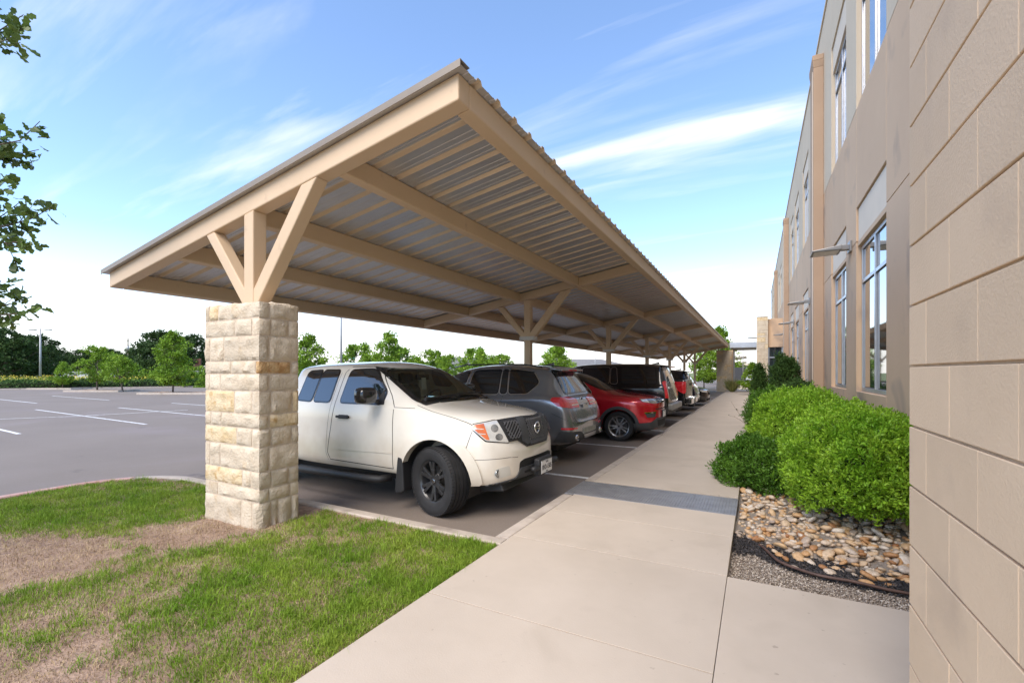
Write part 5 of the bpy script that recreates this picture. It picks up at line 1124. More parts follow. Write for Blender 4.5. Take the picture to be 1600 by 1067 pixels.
# side glass
dw = rp([(1.70, 1.225), (2.40, 1.225), (2.36, 1.625), (2.02, 1.635), (1.92, 1.60), (1.68, 1.36)], .045)
qw1 = rp([(2.60, 1.225), (2.90, 1.225), (2.87, 1.625), (2.575, 1.625)], .04); qw2 = rp([(2.95, 1.225), (3.22, 1.235), (3.17, 1.61), (2.91, 1.625)], .04)
TINT2 = M('side_glass', (0.012, 0.016, 0.022), 0.02, var=0.1, spec=1.0, coat=1.0)
for sd_ in 'LR':
    if sd_ == 'L': T.panel('door_window', sd_, grow(dw, .012), wg, .004, .002); T.panel('quarter_window', sd_, grow(qw1, .012), wg, .004, .002)
    else: T.window(sd_, dw, TINT2, name='door_window'); T.window(sd_, qw1, TINT2, name='quarter_window')
    T.window(sd_, qw2, TINT2, name='quarter_window')
    T.seam(sd_, [(1.50, .47), (1.485, .8), (1.50, 1.20), (1.60, 1.33), (1.90, 1.655), (2.05, 1.675), (2.40, 1.675), (2.46, 1.60), (2.49, 1.20), (2.53, .90), (2.60, .58), (2.56, .49), (1.50, .47)])
    T.seam(sd_, [(2.53, 1.60), (2.56, 1.20), (2.63, .58), (2.60, .48)], .004)
    T.seam(sd_, [(3.42, 1.22), (3.42, .46)], .012)
    T.seam(sd_, [(1.22, 1.185), (1.50, 1.19)], .005); T.seam(sd_, [(1.52, .66), (2.52, .64)], .022, WH, 'body_crease', .007)
    T.panel('door_handle_cup', sd_, rp([(2.22, 1.02), (2.40, 1.02), (2.40, 1.07), (2.22, 1.07)], .02), GPLAST, .004, .01, .03)
    T.panel('door_handle', sd_, rp([(2.20, 1.03), (2.42, 1.03), (2.42, 1.06), (2.20, 1.06)], .014), PLAST, .03, .025, .03)
    T.panel('rear_door_handle', sd_, rp([(3.26, .98), (3.30, .98), (3.30, 1.1), (3.26, 1.1)], .01), PLAST, .015, .02, .03)
    T.panel('mirror_sail', sd_, rp([(1.66, 1.215), (1.80, 1.215), (1.72, 1.40)], .02), PLAST, .011, .02, .03)
    sg = 1 if sd_ == 'L' else -1
    T.place('step_bar', MB().tube([(-1.62, sg * .80, .34), (-1.70, sg * .92, .33), (-1.9, sg * .955, .33), (-3.2, sg * .955, .33), (-3.4, sg * .92, .33), (-3.48, sg * .80, .34)], .045, 12), PLAST, smooth=True)
    T.place('mud_flap', MB().prism([(-1.335, .22), (-1.30, .24), (-1.325, .62), (-1.40, .64), (-1.44, .24), (-1.42, .2)], 'y', *sorted((sg * .66, sg * .935))), PLAST, bevel=.015)
mirror_part(T, 1.76, .93, 1.33, GLOSSB, 1.15)
# windshield: real pane over the hollow cab
wsp = [(y, z) for (y, z) in ws]
fw_ = rp([(-.765, 1.235), (-.665, 1.665), (.665, 1.665), (.765, 1.235)], .05); inn = rp([(-.69, 1.25), (-.615, 1.635), (.615, 1.635), (.69, 1.25)], .05)
T.panel('windshield', 'F', rp([(-.735, 1.238), (-.64, 1.655), (.64, 1.655), (.735, 1.238)], .05), wg, .006, .002, .05)
m = MB(); no = len(fw_)
for q in (fw_, inn):
    for (y, z) in q: p, n_ = T.hit('F', y, z); m.v.append(tuple(p + n_ * .0085))
for i in range(no): m.f.append((i, (i + 1) % no, no + (i + 1) % no, no + i)); m.m.append(0)
obj('windshield_seal', m, GLOSSB, T.root)
T.panel('cowl', 'T', rp([(1.13, -.74), (1.13, .74), (1.255, .74), (1.255, -.74)], .03), PLAST, .006, .02, .04)
for y0, y1 in ((-.62, .0), (.05, .66)):
    a, n_ = T.hit('T', 1.23, y0); b, _ = T.hit('F', y1, 1.285); T.place('wiper', MB().bar(a + Vector((0, 0, .03)), b + Vector((.03, 0, .03)), .014, .02).bar(a, a + Vector((0, 0, .035)), .04, .04), PLAST)
# interior seen through it
T.place('dashboard', MB().prism([(-1.30, 1.02), (-1.30, 1.235), (-1.55, 1.24), (-1.78, 1.16), (-1.85, .9), (-1.5, .8)], 'y', -.66, .66), DASH, bevel=.03)
for y in (-.36, .36):
    m = MB().prism([(-2.28, .80), (-2.30, 1.36), (-2.36, 1.42), (-2.46, 1.40), (-2.46, .8)], 'y', y - .24, y + .24).box(-2.3, -1.85, y - .24, y + .24, .74, .88); so = T.place('seat', m, SEATM, bevel=.05)
    obj('headrest', MB().box(-2.46, -2.36, y - .13, y + .13, 1.44, 1.60), SEATM, so, bevel=.04)
m = MB(); cw = Vector((-1.92, .36, 1.19)); ax = Vector((-.85, 0, .5)).normalized(); e1 = Vector((0, 1, 0)); e2 = ax.cross(e1)
m.tube([cw + (e1 * math.cos(a) + e2 * math.sin(a)) * .185 for a in [2 * math.pi * i / 24 for i in range(25)]], .017, 8).bar(cw - e1 * .18, cw + e1 * .18, .05, .03).bar(cw, cw - ax * .22, .06, .06); T.place('steering_wheel', m, DASH, smooth=True)
p, n_ = T.hit('F', 0.0, 1.58); T.place('inside_mirror', MB().box(p.x - .10, p.x - .06, -.13, .13, 1.50, 1.575), DASH, bevel=.015)
T.place('hang_tag', MB().box(p.x - .058, p.x - .055, -.05, .045, 1.37, 1.53), TAGW)
# front end
lamp = [(-40, .83), (-57, .865), (-67.5, 1.0), (-66, 1.03), (-50, 1.062), (-47.5, 1.058)]
for sg in (1, -1):
    q = [(a * sg, z) for a, z in lamp]; T.panel('headlight_bezel', 'C', rp(grow([(a * .0148, z) for a, z in q], .012), .01) and [(a / .0148, z) for a, z in rp(grow([(a * .0148, z) for a, z in q], .012), .012)], GLOSSB, .004, .02, .02)
    hl = T.panel('headlight', 'C', [(a / .0148, z) for a, z in rp([(a * .0148, z) for a, z in q], .012)], LAMPC, .012, .014, .02)
    T.panel('turn_signal', 'C', [(a * sg, z) for a, z in [(-54.5, .872), (-56.5, .873), (-66.8, 1.0), (-65.3, 1.022), (-58.5, 1.035)]], AMBER, .0145, .01, .02, hl)
    for zz in (.93, .98): T.seam('C', [((-55.5 - (zz - .87) * 28) * sg, zz), ((-62 - (zz - .93) * 70) * sg, zz + .008)], .008, LAMPC, 'lamp_divider', .0165, .02, hl)
    for (ca, cz, ra, rz) in ((-50.5, .985, 2.9, .038), (-47.5, .895, 2.9, .036)): T.panel('lamp_reflector', 'C', [((ca + ra * math.cos(t)) * sg, cz + rz * math.sin(t)) for t in [math.pi * i / 9 for i in range(18)]], LAMPD, .0142, .004, .015, hl)
gf = [(-40, .835), (-31, .84), (-19.5, .75), (19.5, .75), (31, .84), (40, .835), (47.8, 1.062), (38, 1.072), (20, 1.082), (-20, 1.082), (-38, 1.072), (-47.8, 1.062)]
gr_ = T.panel('grille', 'C', gf, PLAST, .018, .03, .025)
def lattice(car, cell, n, off, parent):
    """recessed mesh: dark pocket plus diagonal bars clipped to the cell."""
    car.panel('grille_recess', 'C', cell, GAP, off, .004, .03, parent); m = MB(); nb = len(cell); kx = .0148
    Pn = [Vector((a * kx, z)) for a, z in cell]; x0, x1 = min(p.x for p in Pn), max(p.x for p in Pn); z0, z1 = min(p.y for p in Pn), max(p.y for p in Pn)
    for dsg in (1, -1):
        t = x0 - (z1 - z0)
        while t < x1 + (z1 - z0):
            a = Vector((t, z0 if dsg > 0 else z1)); d = Vector((1, dsg)); hs = []
            for i in range(nb):
                p, q = Pn[i], Pn[(i + 1) % nb]; e = q - p; den = d.x * e.y - d.y * e.x
                if abs(den) < 1e-9: continue
                u_ = ((p.x - a.x) * e.y - (p.y - a.y) * e.x) / den; v_ = ((p.x - a.x) * d.y - (p.y - a.y) * d.x) / den
                if 0 <= v_ <= 1: hs.append(u_)
            if len(hs) >= 2:
                A, B = a + d * min(hs), a + d * max(hs); pa, na = car.hit('C', A.x / kx, A.y); pb, nb2 = car.hit('C', B.x / kx, B.y); m.bar(pa + na * (off + .004), pb + nb2 * (off + .005), .010, .012, up=na)
            t += n
    obj('mesh_bar', m, M('mesh_bar_plastic', (0.10,0.10,0.105), 0.4), parent)['kind'] = 'stuff'
lattice(T, [(-17, 1.055), (17, 1.055), (14.5, .815), (-14.5, .815)], .046, .020, gr_)
for sg in (1, -1): lattice(T, [(a * sg, z) for a, z in [(-43.2, 1.035), (-29, 1.045), (-26.5, .90), (-31, .862), (-39, .862)]], .046, .020, gr_)
for sg in (1, -1): T.panel('grille_bar', 'C', [(a * sg, z) for a, z in [(-28, 1.068), (-19, 1.072), (-15, .79), (-20, .77), (-25.5, .82)]], GPLAST, .030, .02, .03, gr_)
T.panel('grille_sill', 'C', [(-15, .765), (15, .765), (14.5, .815), (-14.5, .815)], GPLAST, .034, .02, .03, gr_)
p, n_ = T.hit('C', 0, .945); em = bpy.data.objects.new('emblem', None); C.objects.link(em); em.parent = gr_; em.location = p + Vector((.035, 0, 0)); em.rotation_euler = (0, R(-4), 0)
obj('ring', MB().tube([(0, .062 * math.cos(a), .062 * math.sin(a)) for a in [2 * math.pi * i / 28 for i in range(29)]], .011, 8), CHROME, em, smooth=True) if False else None
T.place('emblem_ring', MB().tube([p + Vector((.036, .062 * math.cos(a), .062 * math.sin(a))) for a in [2 * math.pi * i / 28 for i in range(29)]], .0115, 8), CHROME, smooth=True); bpy.data.objects.remove(em)
T.place('emblem_bar', MB().box(p.x + .030, p.x + .044, -.080, .080, p.z - .0155, p.z + .0155), CHROME, bevel=.004)
cu = bpy.data.curves.new('t', 'FONT'); cu.body = 'NISSAN'; cu.size = .029; cu.align_x = 'CENTER'; cu.align_y = 'CENTER'; cu.extrude = .0006; to = bpy.data.objects.new('t', cu); C.objects.link(to); dg = bpy.context.evaluated_depsgraph_get(); me = bpy.data.meshes.new_from_object(to.evaluated_get(dg)); bpy.data.objects.remove(to); me.materials.clear(); me.materials.append(INK)
o = obj('emblem_lettering', me, None, T.root); o.rotation_euler = (R(90), 0, R(90)); o.location = (p.x + .0452, 0, p.z)
# bumper details
T.panel('bumper_opening', 'C', rp([(-31 * .0148, .445), (31 * .0148, .445), (30 * .0148, .60), (24 * .0148, .625), (-24 * .0148, .625), (-30 * .0148, .60)], .02) and [(a / .0148, z) for a, z in rp([(-31 * .0148, .445), (31 * .0148, .445), (30 * .0148, .60), (24 * .0148, .625), (-24 * .0148, .625), (-30 * .0148, .60)], .03)], GAP, .003, .01, .03)
T.panel('lower_valance', 'C', [(a / .0148, z) for a, z in rp([(-58 * .0148, .375), (58 * .0148, .375), (52 * .0148, .40), (34 * .0148, .435), (29 * .0148, .535), (-29 * .0148, .535), (-34 * .0148, .435), (-52 * .0148, .40)], .02)], GPLAST, .012, .03, .03)
T.panel('valance_slot', 'C', [(a, z) for a, z in [(-24, .465), (-13, .465), (-14, .495), (-25, .49)]], GAP, .0135, .004, .03)
T.place('skid_lip', MB().prism([(-.20, .40), (-.16, .30), (-.50, .26), (-.70, .36)], 'y', -.62, .62), PLAST, bevel=.02)
T.seam('C', [(-66, .66), (-40, .672), (-32, .66)], .005); T.seam('C', [(66, .66), (40, .672), (32, .66)], .005)
for sg in (1, -1):
    T.panel('fog_lamp_recess', 'C', [(a / .0148, z) for a, z in rp([(a * .0148 * sg, z) for a, z in [(-38.5, .475), (-50, .455), (-52, .50), (-50, .56), (-40, .585)]], .025)], paint('bumper_recess_shade', (0.52, 0.50, 0.44), 0, .35), .0035, .006, .02)  # white bumper paint darkened so the recess carries its shade as colour
    fp, fn = T.hit('C', -49 * sg, .512); T.place('fog_lamp', MB().lathe([(0, .042), (.012, .044), (.018, .036), (.010, .0)], 20, 'x', (fp.x - .004, fp.y, fp.z)), LAMPD, smooth=True)
    T.seam('C', [(-66 * sg, .99), (-70 * sg, .80), (-74 * sg, .62), (-75 * sg, .56)], .006)
    T.seam('T', [(.36, .775 * sg), (.6, .795 * sg), (1.0, .80 * sg), (1.22, .79 * sg)], .006)
    T.seam('T', [(.30, .36 * sg), (.7, .44 * sg), (1.15, .50 * sg)], .02, WH, 'hood_crease', .004)
T.place('plate_bracket', MB().box(-.02, .06, -.17, .21, .40, .60), PLAST, bevel=.02)
T.place('tow_bar', MB().tube([(.035, -.17, .50), (.035, -.30, .50)], .03, 10), PLAST, smooth=True); T.place('tow_bar', MB().tube([(.035, .21, .52), (.035, .36, .52)], .035, 10), PLAST, smooth=True)
T.plate(.066, .02, .495, 1, [('TEXAS', .032, .053), ('BVD-1585', .078, -.008), ('TRUCK', .02, -.059)])
# rear end
for sg in (1, -1): T.panel('tail_light', 'D', [(a * sg, z) for a, z in [(46, .80), (60, .80), (60, 1.14), (46, 1.14)]], REDL, .008, .012, .03)
T.place('rear_bumper', MB().box(-5.36, -5.19, -.86, .86, .46, .64), CHROME, bevel=.03); T.panel('tailgate', 'B', rp([(-.68, .66), (.68, .66), (.68, 1.15), (-.68, 1.15)], .04), WH, .006, .01, .08)
T.panel('rear_window', 'B', rp([(-.58, 1.28), (.58, 1.28), (.54, 1.60), (-.54, 1.60)], .04), TINT, .006, .01, .06)

# ---- SUVs, hatch, second pickup, sedan -----------------------------------------------------------------------
def suv(name, label, cat, xr, yc, rear_out, Ln, sts, pm, wh, wheelst, wins, trim, lampR, lampF, crow=None, csta=None, cut=(), ytr=None, rrim=None, arch=None, glassR=None, glassF=None, extras=None, gap_doors=(), plate=None, mir=None):
    x0 = xr - Ln if rear_out else xr
    c = Car(name, label, cat, x0 if rear_out else xr, yc, math.pi if rear_out else 0, sts, pm, Ln, crow=crow or {1: .5, 6: (.5, 4, 10), 7: .25}, csta=csta or {}, bulge=(.05, .04), wells=[(s, wh[0], wh[0] + .055, .55) for s in wh[2]], extra_cut=cut)
    if rear_out: c.root.location.x = xr - Ln
    c.wheels(wh[0], wh[1], rrim or wh[0] * .68, wh[2], ytr or (max(r[0] for r in sts[4][1]) - wh[1] / 2 - .02), wheelst)
    underbody(c, .5, Ln - .4, .62, .20, .40)
    for sd_ in 'LR':
        for w_ in wins: c.window(sd_, rp(w_, .05), trim=trim, fw=.012, tw=.016, name='side_window')
        for g_ in gap_doors: c.seam(sd_, g_)
        if arch:
            for s in wh[2]: c.panel('arch_cladding', sd_, arch_poly(s, wh[0], wh[0] + .055, wh[0] + .125, .3, -4, 184), arch, .012, .03, .05)
    if glassF: c.window('F', rp(glassF, .06), name='windshield', fw=.025)
    if glassR: c.window('B', rp(glassR, .06), name='rear_window', fw=.025)
    for sg in (1, -1):
        for q, mt, nm in lampR: c.panel(nm, 'D', [(a / .0148, z) for a, z in rp([(a * .0148 * sg, z) for a, z in q], .018)], mt, .010, .016, .025)
        for q, mt, nm in lampF: c.panel(nm, 'C', [(a / .0148, z) for a, z in rp([(a * .0148 * sg, z) for a, z in q], .015)], mt, .008, .014, .025)
    if mir: mirror_part(c, *mir)
    return c
def fixrear(c):     # cars parked nose-in: turn about the front point so that the tail ends at xr
    pass

GREY = paint('grey_metallic_paint', (0.30, 0.305, 0.315), 0.6, 0.22); GREYL = paint('lower_grey_paint', (0.10, 0.105, 0.11), 0.4, 0.4)
X5S = [st(.05, .62, .33, .80, .58, .88, .45, .03), st(.2, .82, .26, .92, .76, .99, .6, .04), st(.55, .94, .24, 1.0, .86, 1.08, .68, .04), st(1.1, .965, .24, 1.06, .88, 1.13, .7, .04), st(1.55, .965, .25, 1.10, .885, 1.19, .70, .05),
       st(2.35, .965, .25, 1.14, .90, 1.70, .64, .07), st(2.9, .97, .25, 1.16, .905, 1.765, .64, .07), st(3.7, .97, .26, 1.19, .91, 1.76, .62, .07), st(4.2, .965, .28, 1.22, .89, 1.715, .60, .06), st(4.40, .95, .31, 1.22, .865, 1.67, .58, .06),
       st(4.64, .93, .34, 1.17, .82, 1.20, .68, .015), st(4.76, .90, .36, 1.05, .76, 1.08, .66, .015), st(4.82, .84, .40, .84, .72, .87, .62, .01), st(4.86, .78, .42, .70, .68, .72, .6, .005)]
x5w = [[(1.86, 1.185), (2.62, 1.20), (2.66, 1.63), (2.40, 1.60), (2.30, 1.56)], [(2.74, 1.205), (3.42, 1.215), (3.36, 1.655), (2.78, 1.64)], [(3.47, 1.22), (3.60, 1.222), (3.50, 1.655), (3.41, 1.655)], [(3.655, 1.225), (4.02, 1.24), (4.19, 1.42), (4.02, 1.60), (3.60, 1.65), (3.56, 1.65)]]
X5 = suv('suv', 'grey metallic SUV parked tail out, second from the stone column', 'suv', -2.72, 8.15, True, 4.89, X5S, GREY, (.375, .28, (.92, 3.85)), 'silver', x5w, CHROME,
    [([(24, .975), (44, .975), (60, 1.02), (67, 1.12), (65, 1.165), (46, 1.17), (24, 1.12)], REDL, 'tail_light'), ([(25, 1.018), (43, 1.018), (43, 1.034), (25, 1.034)], LAMPC, 'reverse_lamp'), ([(38, .615), (57, .625), (57, .66), (38, .645)], REDL, 'bumper_reflector')],
    [([(30, .72), (58, .78), (58, .90), (30, .86)], LAMPC, 'headlight')], glassR=[(-.60, 1.235), (-.55, 1.60), (.55, 1.60), (.60, 1.235)], glassF=[(-.64, 1.21), (-.56, 1.62), (.56, 1.62), (.64, 1.21)], csta={10: (.6, 5, 9), 9: (.4, 6, 9)},
    gap_doors=[[(1.62, 1.10), (1.60, .45), (2.62, .42), (2.68, 1.16)], [(2.70, 1.17), (2.66, .42), (3.30, .45), (3.46, .78), (3.55, 1.2)]], mir=(1.95, .93, 1.27, GREY, 1.0))
def rear_kit(c, L_, hw, z_lip, roof_z, roof_s, valance=GPLAST, exhaust=True, spoiler=True, plate_z=.98, plate_txt=None, wz=None, pm=None):
    for sg in (1, -1):
        c.seam('D', [(42 * sg, 1.22), (44 * sg, .98)], .006)
        c.seam('D', [(20 * sg, .70), (44 * sg, .72), (66 * sg, .90)], .006)
    c.seam('B', [(-.66, .98), (-.60, .72), (.60, .72), (.66, .98)], .008)
    c.panel('valance', 'D', [(-64, .40), (64, .40), (58, .60), (30, .56), (24, .50), (-24, .50), (-30, .56), (-58, .60)], valance, .010, .02, .04)
    if exhaust:
        for sg in (1, -1):
            p, n_ = c.hit('D', 40 * sg, .47); c.place('exhaust_tip', MB().lathe([(0.10, .05), (-.03, .055), (-.035, .045), (.08, .04)], 18, 'x', (p.x, p.y, p.z)), CHROME, smooth=True)
    if spoiler:
        c.place('roof_spoiler', MB().prism([(-roof_s + .12, roof_z + .035), (-roof_s - .17, roof_z - .015), (-roof_s - .17, roof_z - .05), (-roof_s + .05, roof_z - .02)], 'y', -.56, .56), pm or c.pm, bevel=.012)
        c.place('brake_light', MB().box(-roof_s - .176, -roof_s - .165, -.2, .2, roof_z - .045, roof_z - .022), REDL)
        c.place('antenna_fin', MB().prism([(-roof_s + .45, roof_z + .06), (-roof_s + .22, roof_z + .12), (-roof_s + .2, roof_z + .05)], 'y', -.02, .02), GLOSSB, bevel=.008)
rear_kit(X5, 4.89, .9, 1.0, 1.675, 4.38)
X5.panel('bumper_step', 'D', [(-24, .515), (24, .515), (24, .60), (-24, .60)], M('bumper_sticker', (0.35, 0.35, 0.30), .5, var=.2, vs=12), .011, .01, .03); X5.panel('skid_plate', 'D', [(-20, .43), (20, .43), (23, .49), (-23, .49)], MACH, .016, .02, .03)
p, n_ = X5.hit('B', 0, 1.115); X5.place('emblem', MB().lathe([(p.x - .012 + .004, 0), (p.x - .012, .040), (p.x, .042)], 20, 'x', (0, 0, p.z)), CHROME, smooth=True); X5.place('emblem_centre', MB().lathe([(p.x - .0145, 0.0), (p.x - .0145, .030)], 20, 'x', (0, 0, p.z)), INK)
p, n_ = X5.hit('B', 0, .965); X5.plate(p.x - .014, 0, .965, -1, [('TEXAS', .032, .052), ('KLP-4402', .075, -.01)] if False else [('TEXAS', .032, .052)], tilt=R(12))
X5.place('roof_rail', MB().tube([(-2.3, -.66, 1.70), (-2.6, -.66, 1.755), (-3.8, -.64, 1.75), (-4.2, -.62, 1.70)], .014, 8).tube([(-2.3, .66, 1.70), (-2.6, .66, 1.755), (-3.8, .64, 1.75), (-4.2, .62, 1.70)], .014, 8), GLOSSB, smooth=True)

RED = paint('red_pearl_paint', (0.58, 0.012, 0.026), 0.2, 0.2)
JS = [st(.06, .52, .30, .84, .50, .95, .42, .02), st(.17, .72, .27, .91, .68, 1.0, .56, .03), st(.40, .885, .24, .97, .82, 1.055, .66, .03), st(.87, .93, .24, 1.01, .86, 1.10, .7, .035), st(1.25, .93, .25, 1.045, .875, 1.16, .70, .05),
      st(1.98, .93, .25, 1.07, .88, 1.58, .61, .06), st(2.5, .935, .25, 1.09, .885, 1.635, .61, .06), st(3.4, .935, .26, 1.13, .88, 1.62, .59, .06), st(3.9, .92, .3, 1.16, .85, 1.56, .56, .06), st(4.18, .90, .34, 1.14, .80, 1.17, .66, .015), st(4.30, .86, .38, .98, .74, 1.0, .62, .01), st(4.37, .78, .42, .78, .7, .8, .6, .005)]
jw = [[(1.55, 1.10), (2.30, 1.12), (2.32, 1.52), (2.06, 1.50), (1.94, 1.45)], [(2.42, 1.125), (3.10, 1.15), (3.04, 1.54), (2.44, 1.53)], [(3.18, 1.16), (3.62, 1.22), (3.40, 1.50), (3.12, 1.535)]]
JP = suv('suv', 'red compact SUV with dark wheel arches parked nose out', 'suv', -1.95, 11.42, False, 4.4, JS, RED, (.345, .24, (.87, 3.51)), 'jeep', jw, CHROME,
    [([(30, .95), (52, .96), (52, 1.08), (30, 1.08)], REDL, 'tail_light')], [([(31, .885), (45, .885), (60, .925), (64, .985), (34, .985)], LAMPD, 'headlight')], arch=GPLAST, glassR=[(-.58, 1.19), (-.52, 1.5), (.52, 1.5), (.58, 1.19)], glassF=[(-.66, 1.19), (-.56, 1.54), (.56, 1.54), (.66, 1.19)],
    gap_doors=[[(1.40, 1.06), (1.38, .42), (2.34, .40), (2.38, 1.08)], [(2.40, 1.08), (2.36, .40), (3.0, .44), (3.12, .75), (3.2, 1.12)]], mir=(1.66, .9, 1.17, GLOSSB, 1.0), rrim=.245)
for sg in (1, -1):
    JP.panel('lamp_highlight', 'C', [(a * sg, z) for a, z in [(50, .905), (60, .93), (62.5, .975), (52, .972)]], LAMPC, .011, .008, .02)
    JP.panel('fog_lamp_recess', 'C', [(a / .0148, z) for a, z in rp([(a * .0148 * sg, z) for a, z in [(40, .575), (54, .565), (57, .655), (38, .665)]], .02)], GPLAST, .006, .012, .02)
    JP.panel('fog_lamp_trim', 'C', [(a * sg, z) for a, z in [(38.5, .665), (57.5, .655), (58, .69), (38, .70)]], CHROME, .012, .014, .02)
JP.panel('grille', 'C', [(-31, .885), (31, .885), (33, .985), (-33, .985)], GLOSSB, .006, .012, .025)
for i in range(7):
    a = -26.5 + i * 8.83; JP.panel('grille_slot', 'C', [(a - 3.2, .892), (a + 3.2, .892), (a + 3.2, .980), (a - 3.2, .980)], CHROME, .014, .014, .02); JP.panel('slot_mesh', 'C', [(a - 2.2, .902), (a + 2.2, .902), (a + 2.2, .970), (a - 2.2, .970)], GAP, .0155, .006, .02)
JP.panel('lower_bumper', 'C', [(-80, .22), (80, .22), (80, .42), (62, .44), (48, .46), (36, .55), (-36, .55), (-48, .46), (-62, .44), (-80, .42)], GPLAST, .010, .02, .04); JP.panel('bumper_intake', 'C', [(-32, .36), (32, .36), (34, .50), (-34, .50)], GAP, .0125, .006, .03); JP.panel('upper_intake', 'C', [(-36, .74), (36, .74), (40, .765), (-40, .765)], GAP, .004, .01, .03)
p, n_ = JP.hit('C', 0, .62); JP.plate(p.x + .03, 0, .62, 1, [('TEXAS', .032, .052)]); JP.place('plate_holder', MB().box(p.x, p.x + .026, -.165, .165, .535, .705), PLAST)
JP.seam('T', [(.30, .70), (.8, .76), (1.2, .78)], .006); JP.seam('T', [(.30, -.70), (.8, -.76), (1.2, -.78)], .006)
for sd_ in 'LR': JP.panel('sill_cladding', sd_, [(1.30, .26), (3.1, .26), (3.1, .40), (1.30, .40)], GPLAST, .012, .02, .06)

BLK = paint('black_paint', (0.006, 0.006, 0.007), 0.0, 0.2)
YS = [st(.04, .75, .36, .95, .72, 1.08, .6, .03), st(.16, .92, .30, 1.08, .88, 1.16, .74, .04), st(.5, 1.0, .28, 1.13, .94, 1.21, .78, .04), st(1.0, 1.02, .28, 1.16, .95, 1.25, .78, .04), st(1.4, 1.02, .28, 1.19, .955, 1.29, .78, .05),
      st(1.95, 1.02, .28, 1.21, .96, 1.80, .74, .07), st(2.5, 1.02, .28, 1.22, .965, 1.885, .74, .07), st(4.2, 1.02, .30, 1.24, .96, 1.88, .73, .07), st(4.82, 1.01, .34, 1.25, .94, 1.85, .72, .07), st(4.92, .99, .36, 1.26, .925, 1.80, .71, .06),
      st(5.07, .97, .38, 1.22, .90, 1.25, .76, .015), st(5.12, .95, .40, .95, .88, .97, .75, .01), st(5.14, .92, .42, .74, .86, .76, .74, .005)]
yw = [[(1.62, 1.255), (2.42, 1.27), (2.44, 1.73), (2.05, 1.72), (1.96, 1.68)], [(2.54, 1.27), (3.40, 1.28), (3.38, 1.74), (2.54, 1.735)], [(3.47, 1.28), (3.66, 1.28), (3.58, 1.74), (3.45, 1.74)], [(3.80, 1.27), (4.80, 1.29), (4.72, 1.745), (3.74, 1.75)]]
YK = suv('suv', 'large black SUV with black windows parked tail out behind the red one', 'suv', -2.15, 14.45, True, 5.18, YS, BLK, (.40, .28, (.98, 3.93)), 'silver', yw[:3], CHROME,
    [([(47, .88), (55, .87), (57, 1.33), (52, 1.36), (48, 1.34)], REDL, 'tail_light'), ([(48.5, .98), (50.5, .98), (50.5, 1.30), (48.5, 1.30)], LAMPC, 'reverse_lamp')], [([(34, .9), (56, .9), (56, 1.05), (34, 1.05)], LAMPC, 'headlight')], glassR=[(-.74, 1.28), (-.66, 1.74), (.66, 1.74), (.74, 1.28)], glassF=[(-.72, 1.31), (-.64, 1.74), (.64, 1.74), (.72, 1.31)], gap_doors=[[(2.47, 1.22), (2.44, .45), (3.3, .48), (3.5, .8), (3.68, 1.25)]], mir=(1.75, .99, 1.33, BLK, 1.15))
for sd_ in 'LR': YK.window(sd_, rp(yw[3], .05), name='rear_quarter_window')
rear_kit(YK, 5.18, .95, 1.1, 1.80, 4.93, exhaust=False); YK.place('rear_bumper', MB().box(-5.26, -5.06, -.90, .90, .52, .70), M('bumper_grey', (0.30, 0.30, 0.28), .4, metal=.3), bevel=.04); YK.panel('tailgate_trim', 'B', [(-.55, 1.13), (.55, 1.13), (.55, 1.19), (-.55, 1.19)], CHROME, .012, .012, .05)

DKP = paint('black_pickup_paint', (0.012, 0.013, 0.016), 0.2, 0.22)
PS = [st(.04, .75, .42, 1.0, .72, 1.16, .62, .03), st(.16, .92, .38, 1.12, .88, 1.22, .76, .04), st(.5, 1.0, .36, 1.17, .94, 1.26, .78, .04), st(1.0, 1.02, .36, 1.20, .95, 1.30, .78, .04), st(1.5, 1.02, .36, 1.22, .955, 1.34, .78, .05),
      st(2.1, 1.02, .36, 1.24, .96, 1.84, .72, .07), st(2.6, 1.02, .36, 1.25, .965, 1.92, .72, .07), st(3.75, 1.02, .38, 1.26, .96, 1.90, .72, .07), st(3.95, 1.02, .40, 1.34, .97, 1.345, .8, .003), st(5.0, 1.02, .42, 1.35, .97, 1.355, .8, .003), st(5.78, 1.01, .46, 1.36, .96, 1.365, .8, .003), st(5.84, .98, .50, 1.33, .93, 1.335, .78, .003)]
PK = suv('pickup_truck', 'black pickup truck with big red tail light and chrome bumper parked tail out', 'pickup truck', -2.08, 17.75, True, 5.9, PS, DKP, (.41, .28, (1.0, 4.7)), 'silver', [[(1.85, 1.30), (2.6, 1.31), (2.6, 1.77), (2.28, 1.77)], [(2.72, 1.31), (3.6, 1.32), (3.6, 1.75), (2.72, 1.77)]], CHROME,
    [([(50, .93), (56, .86), (66, .98), (70, 1.28), (50, 1.28)], REDL, 'tail_light')], [([(34, .95), (56, .95), (56, 1.1), (34, 1.1)], LAMPC, 'headlight')], csta={7: (.8, 6, 9), 8: (.9, 6, 9), 10: .4}, cut=[MB().box(-5.75, -4.05, -.8, .8, .85, 1.8)], glassF=[(-.70, 1.36), (-.6, 1.78), (.6, 1.78), (.70, 1.36)], mir=(1.95, .99, 1.38, DKP, 1.2))
PK.panel('tailgate', 'B', rp([(-.80, .72), (.80, .72), (.80, 1.30), (-.80, 1.30)], .04), M('tailgate_chrome', (0.42, 0.40, 0.36), .22, metal=.8, var=.2, vs=3, local=True), .008, .012, .08); PK.panel('tailgate_handle', 'B', rp([(-.2, 1.14), (.2, 1.14), (.2, 1.22), (-.2, 1.22)], .02), PLAST, .03, .03, .05)
